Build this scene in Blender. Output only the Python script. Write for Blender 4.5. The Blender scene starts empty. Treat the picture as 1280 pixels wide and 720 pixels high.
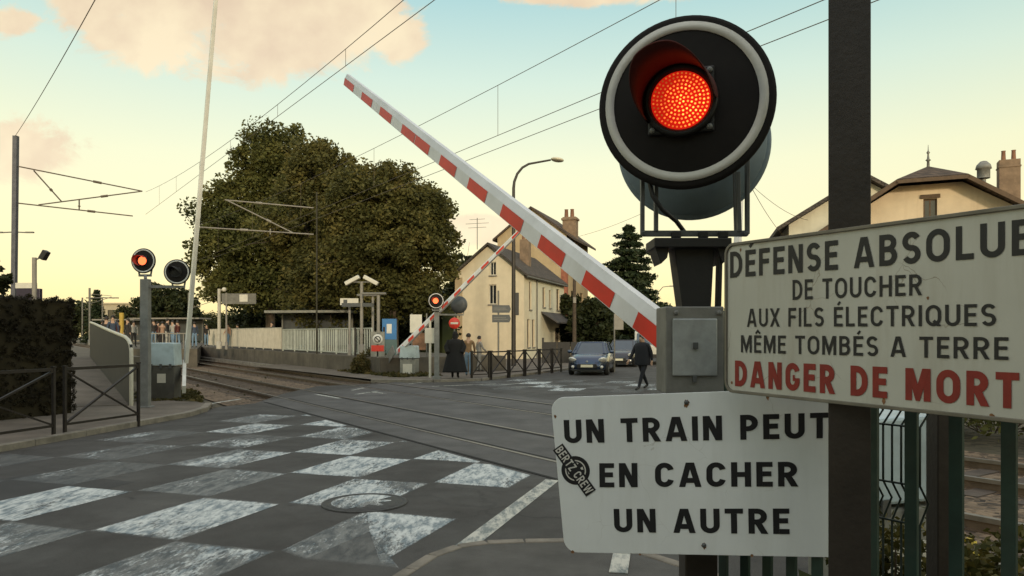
import bpy, bmesh, math, random
import numpy as np
from mathutils import Vector, Matrix, Euler
R = math.radians
sc = bpy.context.scene
COL = sc.collection
random.seed(7); rng = np.random.default_rng(7)

# ------------------------------------------------------------------ camera
F, HOR, H = 930.0, 420.0, 1.7            # focal length in photo pixels, horizon row, eye height
cam_d = bpy.data.cameras.new('camera'); cam = bpy.data.objects.new('camera', cam_d); COL.objects.link(cam)
cam.location = (0, 0, H); cam.rotation_euler = (R(90), 0, 0)
cam_d.sensor_width = 36; cam_d.lens = 36 * F / 1280; cam_d.shift_y = (HOR - 360) / 1280
cam_d.clip_start = 0.05; cam_d.clip_end = 3000
sc.camera = cam
sc.view_settings.view_transform = 'Standard'; sc.view_settings.look = 'None'
sc.view_settings.exposure = 0.0; sc.view_settings.gamma = 1; sc.view_settings.use_curve_mapping = False

# ------------------------------------------------------------------ world
SUN_EL, SUN_AZ = 13.0, 170.0             # sun low, behind and left of the camera
def build_world():
    w = bpy.data.worlds.new('World'); sc.world = w; w.use_nodes = True
    nt = w.node_tree; N = nt.nodes; L = nt.links; N.clear()
    out = N.new('ShaderNodeOutputWorld'); add = N.new('ShaderNodeAddShader')
    b1 = N.new('ShaderNodeBackground'); b2 = N.new('ShaderNodeBackground')
    sky = N.new('ShaderNodeTexSky'); sky.sky_type = 'NISHITA'; sky.sun_disc = False
    sky.sun_elevation = R(SUN_EL); sky.sun_rotation = R(SUN_AZ)
    L.new(sky.outputs[0], b1.inputs[0]); b1.inputs[1].default_value = 0.05
    tc = N.new('ShaderNodeTexCoord'); sp = N.new('ShaderNodeSeparateXYZ'); L.new(tc.outputs['Generated'], sp.inputs[0])
    def m(op, a, b=None, c=None, clamp=False):
        n = N.new('ShaderNodeMath'); n.operation = op; n.use_clamp = clamp
        for i, v in enumerate((a, b, c)):
            if v is None: continue
            if isinstance(v, (int, float)): n.inputs[i].default_value = v
            else: L.new(v, n.inputs[i])
        return n.outputs[0]
    ramp = N.new('ShaderNodeValToRGB'); L.new(sp.outputs[2], ramp.inputs[0])
    e = ramp.color_ramp.elements
    for i, (p, c) in enumerate([(0.0, (.97, .71, .29)), (0.12, (.97, .79, .36)), (0.22, (.90, .84, .46)), (0.32, (.66, .77, .57)),
                                (0.42, (.39, .62, .575)), (.62, (.64, .67, .64)), (1.0, (.94, .88, .84))]):
        el = e[i] if i < 2 else e.new(p)
        el.position = p; el.color = (*c, 1)
    # clouds sit at their own directions in the sky
    ys = m('MAXIMUM', sp.outputs[1], 0.02)
    a = m('DIVIDE', sp.outputs[0], ys); b = m('DIVIDE', sp.outputs[2], ys)
    cb = N.new('ShaderNodeCombineXYZ'); L.new(a, cb.inputs[0]); L.new(b, cb.inputs[1])
    best = None
    def ell(px, py, rx, ry):
        s = N.new('ShaderNodeVectorMath'); s.operation = 'SUBTRACT'; L.new(cb.outputs[0], s.inputs[0]); s.inputs[1].default_value = ((px-640)/F, (HOR-py)/F, 0)
        k = N.new('ShaderNodeVectorMath'); k.operation = 'MULTIPLY'; L.new(s.outputs[0], k.inputs[0]); k.inputs[1].default_value = (F/rx, F/ry, 0)
        d = N.new('ShaderNodeVectorMath'); d.operation = 'LENGTH'; L.new(k.outputs[0], d.inputs[0])
        return m('SUBTRACT', 1.0, d.outputs['Value'])
    for args in [(262, 0, 235, 74), (325, 56, 140, 54), (180, 45, 110, 52), (420, 30, 90, 70), (492, 48, 46, 38), (460, 4, 60, 22), (14, 28, 44, 26),
                 (10, 190, 110, 42), (590, 288, 80, 26), (740, -6, 130, 18), (900, -120, 260, 60), (1240, -160, 200, 50)]:
        v = ell(*args); best = v if best is None else m('MAXIMUM', best, v)
    mp = N.new('ShaderNodeMapping'); L.new(cb.outputs[0], mp.inputs[0]); mp.inputs['Scale'].default_value = (9.5, 14, 1)
    nz = N.new('ShaderNodeTexNoise'); L.new(mp.outputs[0], nz.inputs[0]); nz.inputs['Scale'].default_value = 1.0
    nz.inputs['Detail'].default_value = 9; nz.inputs['Roughness'].default_value = .66; nz.inputs['Distortion'].default_value = .5
    dens = m('ADD', m('ADD', best, .04), m('MULTIPLY', m('SUBTRACT', nz.outputs[0], .5), 2.0))
    mr = N.new('ShaderNodeMapRange'); mr.interpolation_type = 'SMOOTHSTEP'; L.new(dens, mr.inputs[0])
    mr.inputs[1].default_value = 0.02; mr.inputs[2].default_value = .42; mr.inputs[3].default_value = 0; mr.inputs[4].default_value = .94
    front = m('GREATER_THAN', sp.outputs[1], .05)
    fac = m('MULTIPLY', mr.outputs[0], front)
    nz2 = N.new('ShaderNodeTexNoise'); L.new(cb.outputs[0], nz2.inputs[0]); nz2.inputs['Scale'].default_value = 9; nz2.inputs['Detail'].default_value = 5
    cr = N.new('ShaderNodeValToRGB'); L.new(nz2.outputs[0], cr.inputs[0])
    cr.color_ramp.elements[0].position = .38; cr.color_ramp.elements[0].color = (.80, .54, .27, 1)
    cr.color_ramp.elements[1].position = .62; cr.color_ramp.elements[1].color = (1.0, .76, .40, 1)
    mx = N.new('ShaderNodeMix'); mx.data_type = 'RGBA'; L.new(fac, mx.inputs[0]); L.new(ramp.outputs[0], mx.inputs[6]); L.new(cr.outputs[0], mx.inputs[7])
    back = N.new('ShaderNodeMapRange'); L.new(sp.outputs[1], back.inputs[0]); back.inputs[1].default_value = -.45; back.inputs[2].default_value = .35; back.inputs[3].default_value = 1.5; back.inputs[4].default_value = 1
    dm = N.new('ShaderNodeVectorMath'); dm.operation = 'SCALE'; L.new(mx.outputs[2], dm.inputs[0]); L.new(back.outputs[0], dm.inputs['Scale'])
    L.new(dm.outputs[0], b2.inputs[0]); b2.inputs[1].default_value = 0.92
    L.new(b1.outputs[0], add.inputs[0]); L.new(b2.outputs[0], add.inputs[1]); L.new(add.outputs[0], out.inputs[0])
build_world()
sun_d = bpy.data.lights.new('sun', 'SUN'); sun = bpy.data.objects.new('sun', sun_d); COL.objects.link(sun)
sun_d.energy = 2.0; sun_d.angle = R(4); sun_d.color = (1.0, .83, .58)
_az = R(SUN_AZ)
_to = Vector((math.sin(_az)*math.cos(R(SUN_EL)), math.cos(_az)*math.cos(R(SUN_EL)), math.sin(R(SUN_EL))))
sun.rotation_euler = (-_to).to_track_quat('-Z', 'Y').to_euler(); sun.location = (0, 0, 60)

# ------------------------------------------------------------------ directions of the place
U = Vector((.555, -.832, 0)); NV = Vector((.832, .555, 0))     # along the tracks, across the tracks
RD = Vector((.320, .947, 0)); CR = Vector((.947, -.320, 0))    # along the road, across the road
RZ_U = math.atan2(U.y, U.x); RZ_N = math.atan2(NV.y, NV.x); RZ_C = math.atan2(CR.y, CR.x)
def track(s, n, z=0): return U*s + NV*n + Vector((0, 0, z))
def road(c, r, z=0): return CR*c + RD*r + Vector((0, 0, z))
def at(px, py, Y): return Vector(((px-640)/F*Y, Y, H+(HOR-py)/F*Y))
def gnd(px, py, z=0.0):
    Y = F*(H-z)/(py-HOR); return Vector(((px-640)/F*Y, Y, z))
def on_track_line(px, n):
    a = (px-640)/F; Y = n/(.832*a+.555); return Vector((a*Y, Y, 0))

# ------------------------------------------------------------------ materials
MATS = {}
def mat(name, col, rough=.6, metal=0, var=.15, scale=6, bump=0, bscale=40, dirt=0, dirtcol=(.05, .045, .035), spec=.4, streak=False, emit=None, coat=0):
    if name in MATS: return MATS[name]
    m = bpy.data.materials.new(name); m.use_nodes = True; nt = m.node_tree; N = nt.nodes; L = nt.links
    p = N['Principled BSDF']; p.inputs['Roughness'].default_value = rough; p.inputs['Metallic'].default_value = metal
    p.inputs['Specular IOR Level'].default_value = spec; p.inputs['Coat Weight'].default_value = coat
    tc = N.new('ShaderNodeTexCoord')
    nz = N.new('ShaderNodeTexNoise'); nz.inputs['Scale'].default_value = scale; nz.inputs['Detail'].default_value = 6; nz.inputs['Roughness'].default_value = .62
    L.new(tc.outputs['Object'], nz.inputs['Vector'])
    r = N.new('ShaderNodeValToRGB'); L.new(nz.outputs[0], r.inputs[0])
    lo = [max(0, c*(1-var)) for c in col]; hi = [min(1, c*(1+var)) for c in col]
    r.color_ramp.elements[0].position = .32; r.color_ramp.elements[0].color = (*lo, 1)
    r.color_ramp.elements[1].position = .68; r.color_ramp.elements[1].color = (*hi, 1)
    col_out = r.outputs[0]
    if dirt:
        n2 = N.new('ShaderNodeTexNoise'); n2.inputs['Scale'].default_value = scale*.6; n2.inputs['Detail'].default_value = 8; n2.inputs['Roughness'].default_value = .7
        if streak:
            mp = N.new('ShaderNodeMapping'); mp.inputs['Scale'].default_value = (3, 3, .35); L.new(tc.outputs['Object'], mp.inputs[0]); L.new(mp.outputs[0], n2.inputs['Vector'])
        else: L.new(tc.outputs['Object'], n2.inputs['Vector'])
        mr = N.new('ShaderNodeMapRange'); L.new(n2.outputs[0], mr.inputs[0]); mr.inputs[1].default_value = .48; mr.inputs[2].default_value = .75; mr.inputs[4].default_value = dirt
        mx = N.new('ShaderNodeMix'); mx.data_type = 'RGBA'; L.new(mr.outputs[0], mx.inputs[0]); L.new(col_out, mx.inputs[6]); mx.inputs[7].default_value = (*dirtcol, 1)
        col_out = mx.outputs[2]
    L.new(col_out, p.inputs['Base Color'])
    if bump:
        nb = N.new('ShaderNodeTexNoise'); nb.inputs['Scale'].default_value = bscale; nb.inputs['Detail'].default_value = 5; L.new(tc.outputs['Object'], nb.inputs['Vector'])
        bp = N.new('ShaderNodeBump'); bp.inputs['Strength'].default_value = bump; bp.inputs['Distance'].default_value = .02; L.new(nb.outputs[0], bp.inputs['Height']); L.new(bp.outputs[0], p.inputs['Normal'])
    if emit: p.inputs['Emission Color'].default_value = (*emit[0], 1); p.inputs['Emission Strength'].default_value = emit[1]
    MATS[name] = m; return m

def asphalt_mat():
    m = bpy.data.materials.new('asphalt'); m.use_nodes = True; N = m.node_tree.nodes; L = m.node_tree.links; p = N['Principled BSDF']
    tc = N.new('ShaderNodeTexCoord')
    def noise(s, d=6, r=.6, dist=0):
        n = N.new('ShaderNodeTexNoise'); n.inputs['Scale'].default_value = s; n.inputs['Detail'].default_value = d; n.inputs['Roughness'].default_value = r
        n.inputs['Distortion'].default_value = dist; L.new(tc.outputs['Object'], n.inputs['Vector']); return n.outputs[0]
    r1 = N.new('ShaderNodeValToRGB'); L.new(noise(.35, 5, .6, .6), r1.inputs[0])
    r1.color_ramp.elements[0].position = .35; r1.color_ramp.elements[0].color = (.036, .033, .030, 1)
    r1.color_ramp.elements[1].position = .66; r1.color_ramp.elements[1].color = (.060, .056, .052, 1)
    r2 = N.new('ShaderNodeValToRGB'); L.new(noise(90, 5, .75), r2.inputs[0])
    r2.color_ramp.elements[0].position = .3; r2.color_ramp.elements[0].color = (.35, .35, .35, 1); r2.color_ramp.elements[1].position = .72; r2.color_ramp.elements[1].color = (1.75, 1.73, 1.68, 1)
    mx = N.new('ShaderNodeMix'); mx.data_type = 'RGBA'; mx.blend_type = 'MULTIPLY'; mx.inputs[0].default_value = 1.0; L.new(r1.outputs[0], mx.inputs[6]); L.new(r2.outputs[0], mx.inputs[7])
    # hairline cracks
    v = N.new('ShaderNodeTexVoronoi'); v.feature = 'DISTANCE_TO_EDGE'; v.inputs['Scale'].default_value = .42
    nd = N.new('ShaderNodeTexNoise'); nd.inputs['Scale'].default_value = 2.2; nd.inputs['Detail'].default_value = 5; L.new(tc.outputs['Object'], nd.inputs['Vector'])
    mm = N.new('ShaderNodeMix'); mm.data_type = 'RGBA'; mm.blend_type = 'LINEAR_LIGHT'; mm.inputs[0].default_value = .28; L.new(tc.outputs['Object'], mm.inputs[6]); L.new(nd.outputs['Color'], mm.inputs[7]); L.new(mm.outputs[2], v.inputs['Vector'])
    mr = N.new('ShaderNodeMapRange'); L.new(v.outputs['Distance'], mr.inputs[0]); mr.inputs[1].default_value = .004; mr.inputs[2].default_value = .013; mr.inputs[3].default_value = .6; mr.inputs[4].default_value = 0
    gate = N.new('ShaderNodeMapRange'); L.new(noise(.22, 3), gate.inputs[0]); gate.inputs[1].default_value = .48; gate.inputs[2].default_value = .6
    mu = N.new('ShaderNodeMath'); mu.operation = 'MULTIPLY'; L.new(mr.outputs[0], mu.inputs[0]); L.new(gate.outputs[0], mu.inputs[1])
    mx2 = N.new('ShaderNodeMix'); mx2.data_type = 'RGBA'; L.new(mu.outputs[0], mx2.inputs[0]); L.new(mx.outputs[2], mx2.inputs[6]); mx2.inputs[7].default_value = (.015, .014, .013, 1)
    dm_ = N.new('ShaderNodeMapRange'); L.new(noise(.8, 8, .68, .8), dm_.inputs[0]); dm_.inputs[1].default_value = .47; dm_.inputs[2].default_value = .68; dm_.inputs[4].default_value = .42
    mx3 = N.new('ShaderNodeMix'); mx3.data_type = 'RGBA'; L.new(dm_.outputs[0], mx3.inputs[0]); L.new(mx2.outputs[2], mx3.inputs[6]); mx3.inputs[7].default_value = (.095, .090, .084, 1)
    om_ = N.new('ShaderNodeMapRange'); L.new(noise(2.6, 5, .6, .3), om_.inputs[0]); om_.inputs[1].default_value = .63; om_.inputs[2].default_value = .72; om_.inputs[4].default_value = .6
    mx4 = N.new('ShaderNodeMix'); mx4.data_type = 'RGBA'; L.new(om_.outputs[0], mx4.inputs[0]); L.new(mx3.outputs[2], mx4.inputs[6]); mx4.inputs[7].default_value = (.022, .021, .020, 1)
    L.new(mx4.outputs[2], p.inputs['Base Color']); p.inputs['Roughness'].default_value = .8; p.inputs['Specular IOR Level'].default_value = .35
    rr = N.new('ShaderNodeMapRange'); L.new(noise(1.3, 5), rr.inputs[0]); rr.inputs[1].default_value = .3; rr.inputs[2].default_value = .7; rr.inputs[3].default_value = .62; rr.inputs[4].default_value = .92; L.new(rr.outputs[0], p.inputs['Roughness'])
    bp = N.new('ShaderNodeBump'); bp.inputs['Strength'].default_value = .35; bp.inputs['Distance'].default_value = .006; L.new(noise(150, 3), bp.inputs['Height']); L.new(bp.outputs[0], p.inputs['Normal'])
    MATS['asphalt'] = m; return m
def paint_mat(name, wear=.5, pcol=(.56, .575, .55), film=.26):
    m = bpy.data.materials.new(name); m.use_nodes = True; N = m.node_tree.nodes; L = m.node_tree.links; p = N['Principled BSDF']
    tc = N.new('ShaderNodeTexCoord'); mp = N.new('ShaderNodeMapping'); L.new(tc.outputs['Object'], mp.inputs[0])
    mp.inputs['Rotation'].default_value = (0, 0, R(-20))
    mp.inputs['Scale'].default_value = (1, .32, 1)             # worn in streaks along the wheel tracks
    def noise(s, d=8, r=.65, vec=None):
        n = N.new('ShaderNodeTexNoise'); n.inputs['Scale'].default_value = s; n.inputs['Detail'].default_value = d; n.inputs['Roughness'].default_value = r
        L.new(vec or mp.outputs[0], n.inputs['Vector']); return n.outputs[0]
    a = N.new('ShaderNodeMath'); a.operation = 'MULTIPLY_ADD'; L.new(noise(2.3), a.inputs[0]); a.inputs[1].default_value = 1.0
    b = N.new('ShaderNodeMath'); b.operation = 'MULTIPLY'; b.inputs[1].default_value = 1.0; L.new(noise(30, 6, .8), b.inputs[0]); L.new(b.outputs[0], a.inputs[2])
    g = N.new('ShaderNodeTexNoise'); g.inputs['Scale'].default_value = .45; L.new(tc.outputs['Object'], g.inputs['Vector'])
    c0 = N.new('ShaderNodeMath'); c0.operation = 'ADD'; L.new(a.outputs[0], c0.inputs[0]); L.new(g.outputs[0], c0.inputs[1])
    ed = N.new('ShaderNodeAttribute'); ed.attribute_name = 'edge'
    sx_ = N.new('ShaderNodeSeparateXYZ'); L.new(ed.outputs['Vector'], sx_.inputs[0])
    def edge(o, wd):
        pp = N.new('ShaderNodeMath'); pp.operation = 'PINGPONG'; L.new(o, pp.inputs[0]); pp.inputs[1].default_value = .5
        q = N.new('ShaderNodeMapRange'); L.new(pp.outputs[0], q.inputs[0]); q.inputs[1].default_value = 0; q.inputs[2].default_value = wd; q.inputs[3].default_value = .36; q.inputs[4].default_value = 0; return q.outputs[0]
    mxm = N.new('ShaderNodeMath'); mxm.operation = 'MAXIMUM'; L.new(edge(sx_.outputs[0], .035), mxm.inputs[0]); L.new(edge(sx_.outputs[1], .055), mxm.inputs[1])
    c1 = N.new('ShaderNodeMath'); c1.operation = 'ADD'; L.new(c0.outputs[0], c1.inputs[0]); L.new(mxm.outputs[0], c1.inputs[1])
    c = N.new('ShaderNodeMath'); c.operation = 'MULTIPLY_ADD'; L.new(sx_.outputs[2], c.inputs[0]); c.inputs[1].default_value = .28; L.new(c1.outputs[0], c.inputs[2])
    mr = N.new('ShaderNodeMapRange'); L.new(c.outputs[0], mr.inputs[0]); t = 1.55 - .45*(wear-.5)*-2
    mr.inputs[1].default_value = t-.05; mr.inputs[2].default_value = t+.11; mr.inputs[3].default_value = .92; mr.inputs[4].default_value = film
    r1 = N.new('ShaderNodeValToRGB'); L.new(noise(11, 9, .72), r1.inputs[0]); r1.color_ramp.elements[0].position = .41; r1.color_ramp.elements[1].position = .57
    r1.color_ramp.elements[0].color = (*[q*f_ for q, f_ in zip(pcol, (.34, .40, .45))], 1); r1.color_ramp.elements[1].color = (*[q*1.08 for q in pcol], 1)
    L.new(r1.outputs[0], p.inputs['Base Color']); p.inputs['Roughness'].default_value = .75
    # thin grey film of old paint stays between the thicker flakes, gone altogether along ragged edges
    eg = N.new('ShaderNodeMath'); eg.operation = 'MULTIPLY_ADD'; L.new(noise(55, 5, .8, tc.outputs['Object']), eg.inputs[0]); eg.inputs[1].default_value = .55; L.new(mxm.outputs[0], eg.inputs[2])
    em = N.new('ShaderNodeMapRange'); L.new(eg.outputs[0], em.inputs[0]); em.inputs[1].default_value = .40; em.inputs[2].default_value = .62; em.inputs[3].default_value = 1; em.inputs[4].default_value = 0
    al = N.new('ShaderNodeMath'); al.operation = 'MULTIPLY'; L.new(mr.outputs[0], al.inputs[0]); L.new(em.outputs[0], al.inputs[1])
    tr_ = N.new('ShaderNodeBsdfTransparent'); ms = N.new('ShaderNodeMixShader'); L.new(al.outputs[0], ms.inputs[0]); L.new(tr_.outputs[0], ms.inputs[1]); L.new(p.outputs[0], ms.inputs[2]); L.new(ms.outputs[0], N['Material Output'].inputs[0])
    bp = N.new('ShaderNodeBump'); bp.inputs['Strength'].default_value = .3; bp.inputs['Distance'].default_value = .006; L.new(noise(150, 3, .6, tc.outputs['Object']), bp.inputs['Height']); L.new(bp.outputs[0], p.inputs['Normal'])
    MATS[name] = m; return m
def ballast_mat(name, c1, c2, sc_=14):
    m = bpy.data.materials.new(name); m.use_nodes = True; N = m.node_tree.nodes; L = m.node_tree.links; p = N['Principled BSDF']
    tc = N.new('ShaderNodeTexCoord'); v = N.new('ShaderNodeTexVoronoi'); v.inputs['Scale'].default_value = sc_; L.new(tc.outputs['Object'], v.inputs['Vector'])
    sp = N.new('ShaderNodeSeparateColor'); L.new(v.outputs['Color'], sp.inputs[0])
    nz = N.new('ShaderNodeTexNoise'); nz.inputs['Scale'].default_value = .8; nz.inputs['Detail'].default_value = 5; L.new(tc.outputs['Object'], nz.inputs['Vector'])
    ad = N.new('ShaderNodeMath'); ad.operation = 'MULTIPLY_ADD'; L.new(sp.outputs[0], ad.inputs[0]); ad.inputs[1].default_value = .6; sb = N.new('ShaderNodeMath'); sb.operation = 'MULTIPLY'; sb.inputs[1].default_value = .5
    L.new(nz.outputs[0], sb.inputs[0]); L.new(sb.outputs[0], ad.inputs[2])
    r = N.new('ShaderNodeValToRGB'); L.new(ad.outputs[0], r.inputs[0]); r.color_ramp.elements[0].position = .2; r.color_ramp.elements[1].position = .85
    r.color_ramp.elements[0].color = (*c1, 1); r.color_ramp.elements[1].color = (*c2, 1); L.new(r.outputs[0], p.inputs['Base Color']); p.inputs['Roughness'].default_value = .95
    bp = N.new('ShaderNodeBump'); bp.inputs['Strength'].default_value = 1; bp.inputs['Distance'].default_value = .05; bp.invert = True; L.new(v.outputs['Distance'], bp.inputs['Height']); L.new(bp.outputs[0], p.inputs['Normal'])
    MATS[name] = m; return m
def leaf_mat(name, c1, c2, c3, scale=.5, trans=.25):
    m = bpy.data.materials.new(name); m.use_nodes = True; N = m.node_tree.nodes; L = m.node_tree.links; p = N['Principled BSDF']
    tc = N.new('ShaderNodeTexCoord'); nz = N.new('ShaderNodeTexNoise'); nz.inputs['Scale'].default_value = scale; nz.inputs['Detail'].default_value = 4; L.new(tc.outputs['Object'], nz.inputs['Vector'])
    g = N.new('ShaderNodeNewGeometry'); ad = N.new('ShaderNodeMath'); ad.operation = 'MULTIPLY_ADD'; L.new(g.outputs['Random Per Island'], ad.inputs[0]); ad.inputs[1].default_value = .34
    sb = N.new('ShaderNodeMath'); sb.operation = 'MULTIPLY_ADD'; L.new(nz.outputs[0], sb.inputs[0]); sb.inputs[1].default_value = 1.5; sb.inputs[2].default_value = -.42; L.new(sb.outputs[0], ad.inputs[2])
    r = N.new('ShaderNodeValToRGB'); L.new(ad.outputs[0], r.inputs[0]); e = r.color_ramp.elements
    e[0].position = .1; e[0].color = (*c1, 1); e[1].position = .5; e[1].color = (*c2, 1); x = e.new(.92); x.color = (*c3, 1)
    L.new(r.outputs[0], p.inputs['Base Color']); p.inputs['Roughness'].default_value = .55; p.inputs['Specular IOR Level'].default_value = .12
    t = N.new('ShaderNodeBsdfTranslucent'); L.new(r.outputs[0], t.inputs[0]); mx = N.new('ShaderNodeMixShader'); mx.inputs[0].default_value = trans
    L.new(p.outputs[0], mx.inputs[1]); L.new(t.outputs[0], mx.inputs[2]); L.new(mx.outputs[0], N['Material Output'].inputs[0])
    MATS[name] = m; return m
def tile_mat(name, c, sx=5, sz=4):
    m = mat(name, c, .85, 0, .35, 3, .3, 30, dirt=.5, dirtcol=(.03, .03, .02)); N = m.node_tree.nodes; L = m.node_tree.links
    p = N['Principled BSDF']; src = p.inputs['Base Color'].links[0].from_socket
    tc = N.new('ShaderNodeTexCoord'); br = N.new('ShaderNodeTexBrick'); br.inputs['Scale'].default_value = 1
    br.inputs['Brick Width'].default_value = .28; br.inputs['Row Height'].default_value = .22; br.inputs['Mortar Size'].default_value = .02
    br.inputs['Color1'].default_value = (.75, .75, .75, 1); br.inputs['Color2'].default_value = (1.15, 1.1, 1.05, 1); br.inputs['Mortar'].default_value = (.35, .35, .35, 1)
    sw = N.new('ShaderNodeSeparateXYZ'); L.new(tc.outputs['Object'], sw.inputs[0]); cb = N.new('ShaderNodeCombineXYZ')
    a = N.new('ShaderNodeMath'); a.operation = 'MULTIPLY'; a.inputs[1].default_value = 1.6; L.new(sw.outputs[2], a.inputs[0])
    b = N.new('ShaderNodeMath'); b.operation = 'ADD'; L.new(sw.outputs[0], b.inputs[0]); L.new(sw.outputs[1], b.inputs[1])
    L.new(b.outputs[0], cb.inputs[0]); L.new(a.outputs[0], cb.inputs[1]); L.new(cb.outputs[0], br.inputs['Vector'])
    mx = N.new('ShaderNodeMix'); mx.data_type = 'RGBA'; mx.blend_type = 'MULTIPLY'; mx.inputs[0].default_value = 1; L.new(src, mx.inputs[6]); L.new(br.outputs[0], mx.inputs[7]); L.new(mx.outputs[2], p.inputs['Base Color'])
    return m
def crack(name, col, sc_, wid, amt):
    m = MATS[name]; N = m.node_tree.nodes; L = m.node_tree.links; p = N['Principled BSDF']; src = p.inputs['Base Color'].links[0].from_socket
    tc = N.new('ShaderNodeTexCoord'); nz = N.new('ShaderNodeTexNoise'); nz.inputs['Scale'].default_value = 4; nz.inputs['Detail'].default_value = 5; L.new(tc.outputs['Object'], nz.inputs['Vector'])
    mm = N.new('ShaderNodeMix'); mm.data_type = 'RGBA'; mm.blend_type = 'LINEAR_LIGHT'; mm.inputs[0].default_value = .12; L.new(tc.outputs['Object'], mm.inputs[6]); L.new(nz.outputs['Color'], mm.inputs[7])
    v = N.new('ShaderNodeTexVoronoi'); v.feature = 'DISTANCE_TO_EDGE'; v.inputs['Scale'].default_value = sc_; L.new(mm.outputs[2], v.inputs['Vector'])
    a = N.new('ShaderNodeMapRange'); L.new(v.outputs['Distance'], a.inputs[0]); a.inputs[1].default_value = wid*.3; a.inputs[2].default_value = wid; a.inputs[3].default_value = amt; a.inputs[4].default_value = 0
    g = N.new('ShaderNodeMapRange'); n2 = N.new('ShaderNodeTexNoise'); n2.inputs['Scale'].default_value = 5; L.new(tc.outputs['Object'], n2.inputs['Vector']); L.new(n2.outputs[0], g.inputs[0]); g.inputs[1].default_value = .52; g.inputs[2].default_value = .62
    mu = N.new('ShaderNodeMath'); mu.operation = 'MULTIPLY'; L.new(a.outputs[0], mu.inputs[0]); L.new(g.outputs[0], mu.inputs[1])
    mx = N.new('ShaderNodeMix'); mx.data_type = 'RGBA'; L.new(mu.outputs[0], mx.inputs[0]); L.new(src, mx.inputs[6]); mx.inputs[7].default_value = (*col, 1); L.new(mx.outputs[2], p.inputs['Base Color'])
asphalt_mat()
paint_mat('worn paint', .58); paint_mat('faded paint', .30, film=.13); paint_mat('line paint', .75, (.52, .50, .43))
mat('footway', (.135, .112, .088), .9, 0, .25, 1.2, .3, 120, dirt=.5)
mat('near footway', (.085, .080, .072), .9, 0, .25, 2.2, .35, 140, dirt=.5)
mat('kerb stone', (.20, .175, .14), .85, 0, .25, 5, .25, 60, dirt=.6)
mat('concrete', (.19, .175, .15), .9, 0, .25, 2, .3, 50, dirt=.6, streak=True)
mat('platform concrete', (.10, .085, .065), .92, 0, .3, 1.2, .3, 40, dirt=.7, streak=True)
mat('deck', (.082, .077, .073), .75, 0, .35, 1.1, .25, 90, dirt=.4)
mat('rail steel', (.16, .11, .075), .55, .6, .3, 4, .1, 60); mat('rail head', (.24, .21, .18), .42, .8, .15, 6)
mat('groove', (.012, .011, .010), .95, 0, .2, 8); mat('sleeper', (.085, .065, .05), .95, 0, .3, 5, .3, 60)
ballast_mat('ballast', (.030, .019, .012), (.25, .175, .11), 13); ballast_mat('dirt', (.03, .025, .016), (.11, .09, .055), 5)
mat('black paint', (.013, .0125, .012), .48, 0, .2, 9, .04, 50, spec=.4)
mat('backboard black', (.013, .011, .010), .75, 0, .25, 5, .03, 60, dirt=.25, dirtcol=(.018, .015, .012), spec=.2)
mat('ring white', (.60, .585, .54), .5, 0, .08, 8, dirt=.3, dirtcol=(.2, .18, .14))
mat('signal back', (.19, .245, .28), .5, .1, .15, 5, dirt=.3)
mat('bracket steel', (.10, .105, .105), .45, .4, .2, 8, .05, 50, dirt=.5)
mat('galvanised', (.19, .19, .18), .6, .2, .2, 7, .06, 40, dirt=.4, dirtcol=(.07, .06, .045))
mat('box steel', (.20, .198, .182), .5, .35, .2, 6, .1, 30, dirt=.6, dirtcol=(.045, .04, .032))
mat('door steel', (.34, .36, .36), .42, .35, .22, 5, .08, 20, dirt=.6, dirtcol=(.09, .085, .075))
mat('post brown', (.030, .0235, .0185), .5, .1, .25, 7, .08, 60, dirt=.3, dirtcol=(.04, .028, .018))
mat('sign enamel', (.46, .455, .405), .35, 0, .06, 3, .02, 15, dirt=.6, dirtcol=(.27, .23, .165), streak=True, spec=.5)
mat('sign white', (.71, .735, .73), .38, 0, .05, 3, .02, 12, dirt=.25, dirtcol=(.42, .42, .36), streak=True, spec=.5)
mat('sign rim', (.17, .155, .125), .5, .3, .2, 10, dirt=.4); mat('sign back', (.16, .165, .165), .5, .5, .15, 6)
crack('sign enamel', (.16, .12, .08), 5, .006, .7); crack('sign white', (.30, .28, .23), 6, .006, .35); mat('rust', (.20, .10, .045), .9, 0, .35, 40)
mat('ink black', (.012, .012, .014), .5, 0, .1, 20); mat('ink red', (.215, .018, .012), .5, 0, .15, 20)
mat('barrier white', (.72, .71, .70), .4, 0, .08, 4, dirt=.35, dirtcol=(.38, .35, .28)); mat('barrier red', (.66, .028, .014), .4, 0, .15, 5, dirt=.15)
mat('arm white', (.66, .645, .59), .45, 0, .08, 3, dirt=.25, dirtcol=(.3, .28, .22))
mat('cabinet grey', (.22, .215, .185), .6, 0, .15, 4, dirt=.5); mat('cabinet cover', (.40, .48, .50), .45, 0, .1, 4, dirt=.35)
mat('cabinet dark', (.075, .07, .058), .7, 0, .2, 4, dirt=.4)
def emis(name, col, st): return mat(name, [c*.25 for c in col], .6, 0, .05, 4, emit=(col, st), spec=.05)
emis('led glow', (1.0, .020, .008), .66); emis('led dot', (1.0, .19, .03), 1.9); emis('lamp red', (1.0, .13, .04), 3.0)
mat('visor', (.075, .012, .009), .7, 0, .2, 6); mat('visor bright', (.45, .05, .03), .6, 0, .1, 6)
mat('lens dark', (.03, .01, .009), .15, 0, .1, 6)
mat('railing dark', (.022, .017, .014), .5, .2, .25, 7, dirt=.3); mat('railing pale', (.42, .39, .32), .6, 0, .12, 3, dirt=.35, streak=True)
mat('railing green', (.36, .38, .335), .6, 0, .12, 3, dirt=.35, streak=True)
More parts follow.
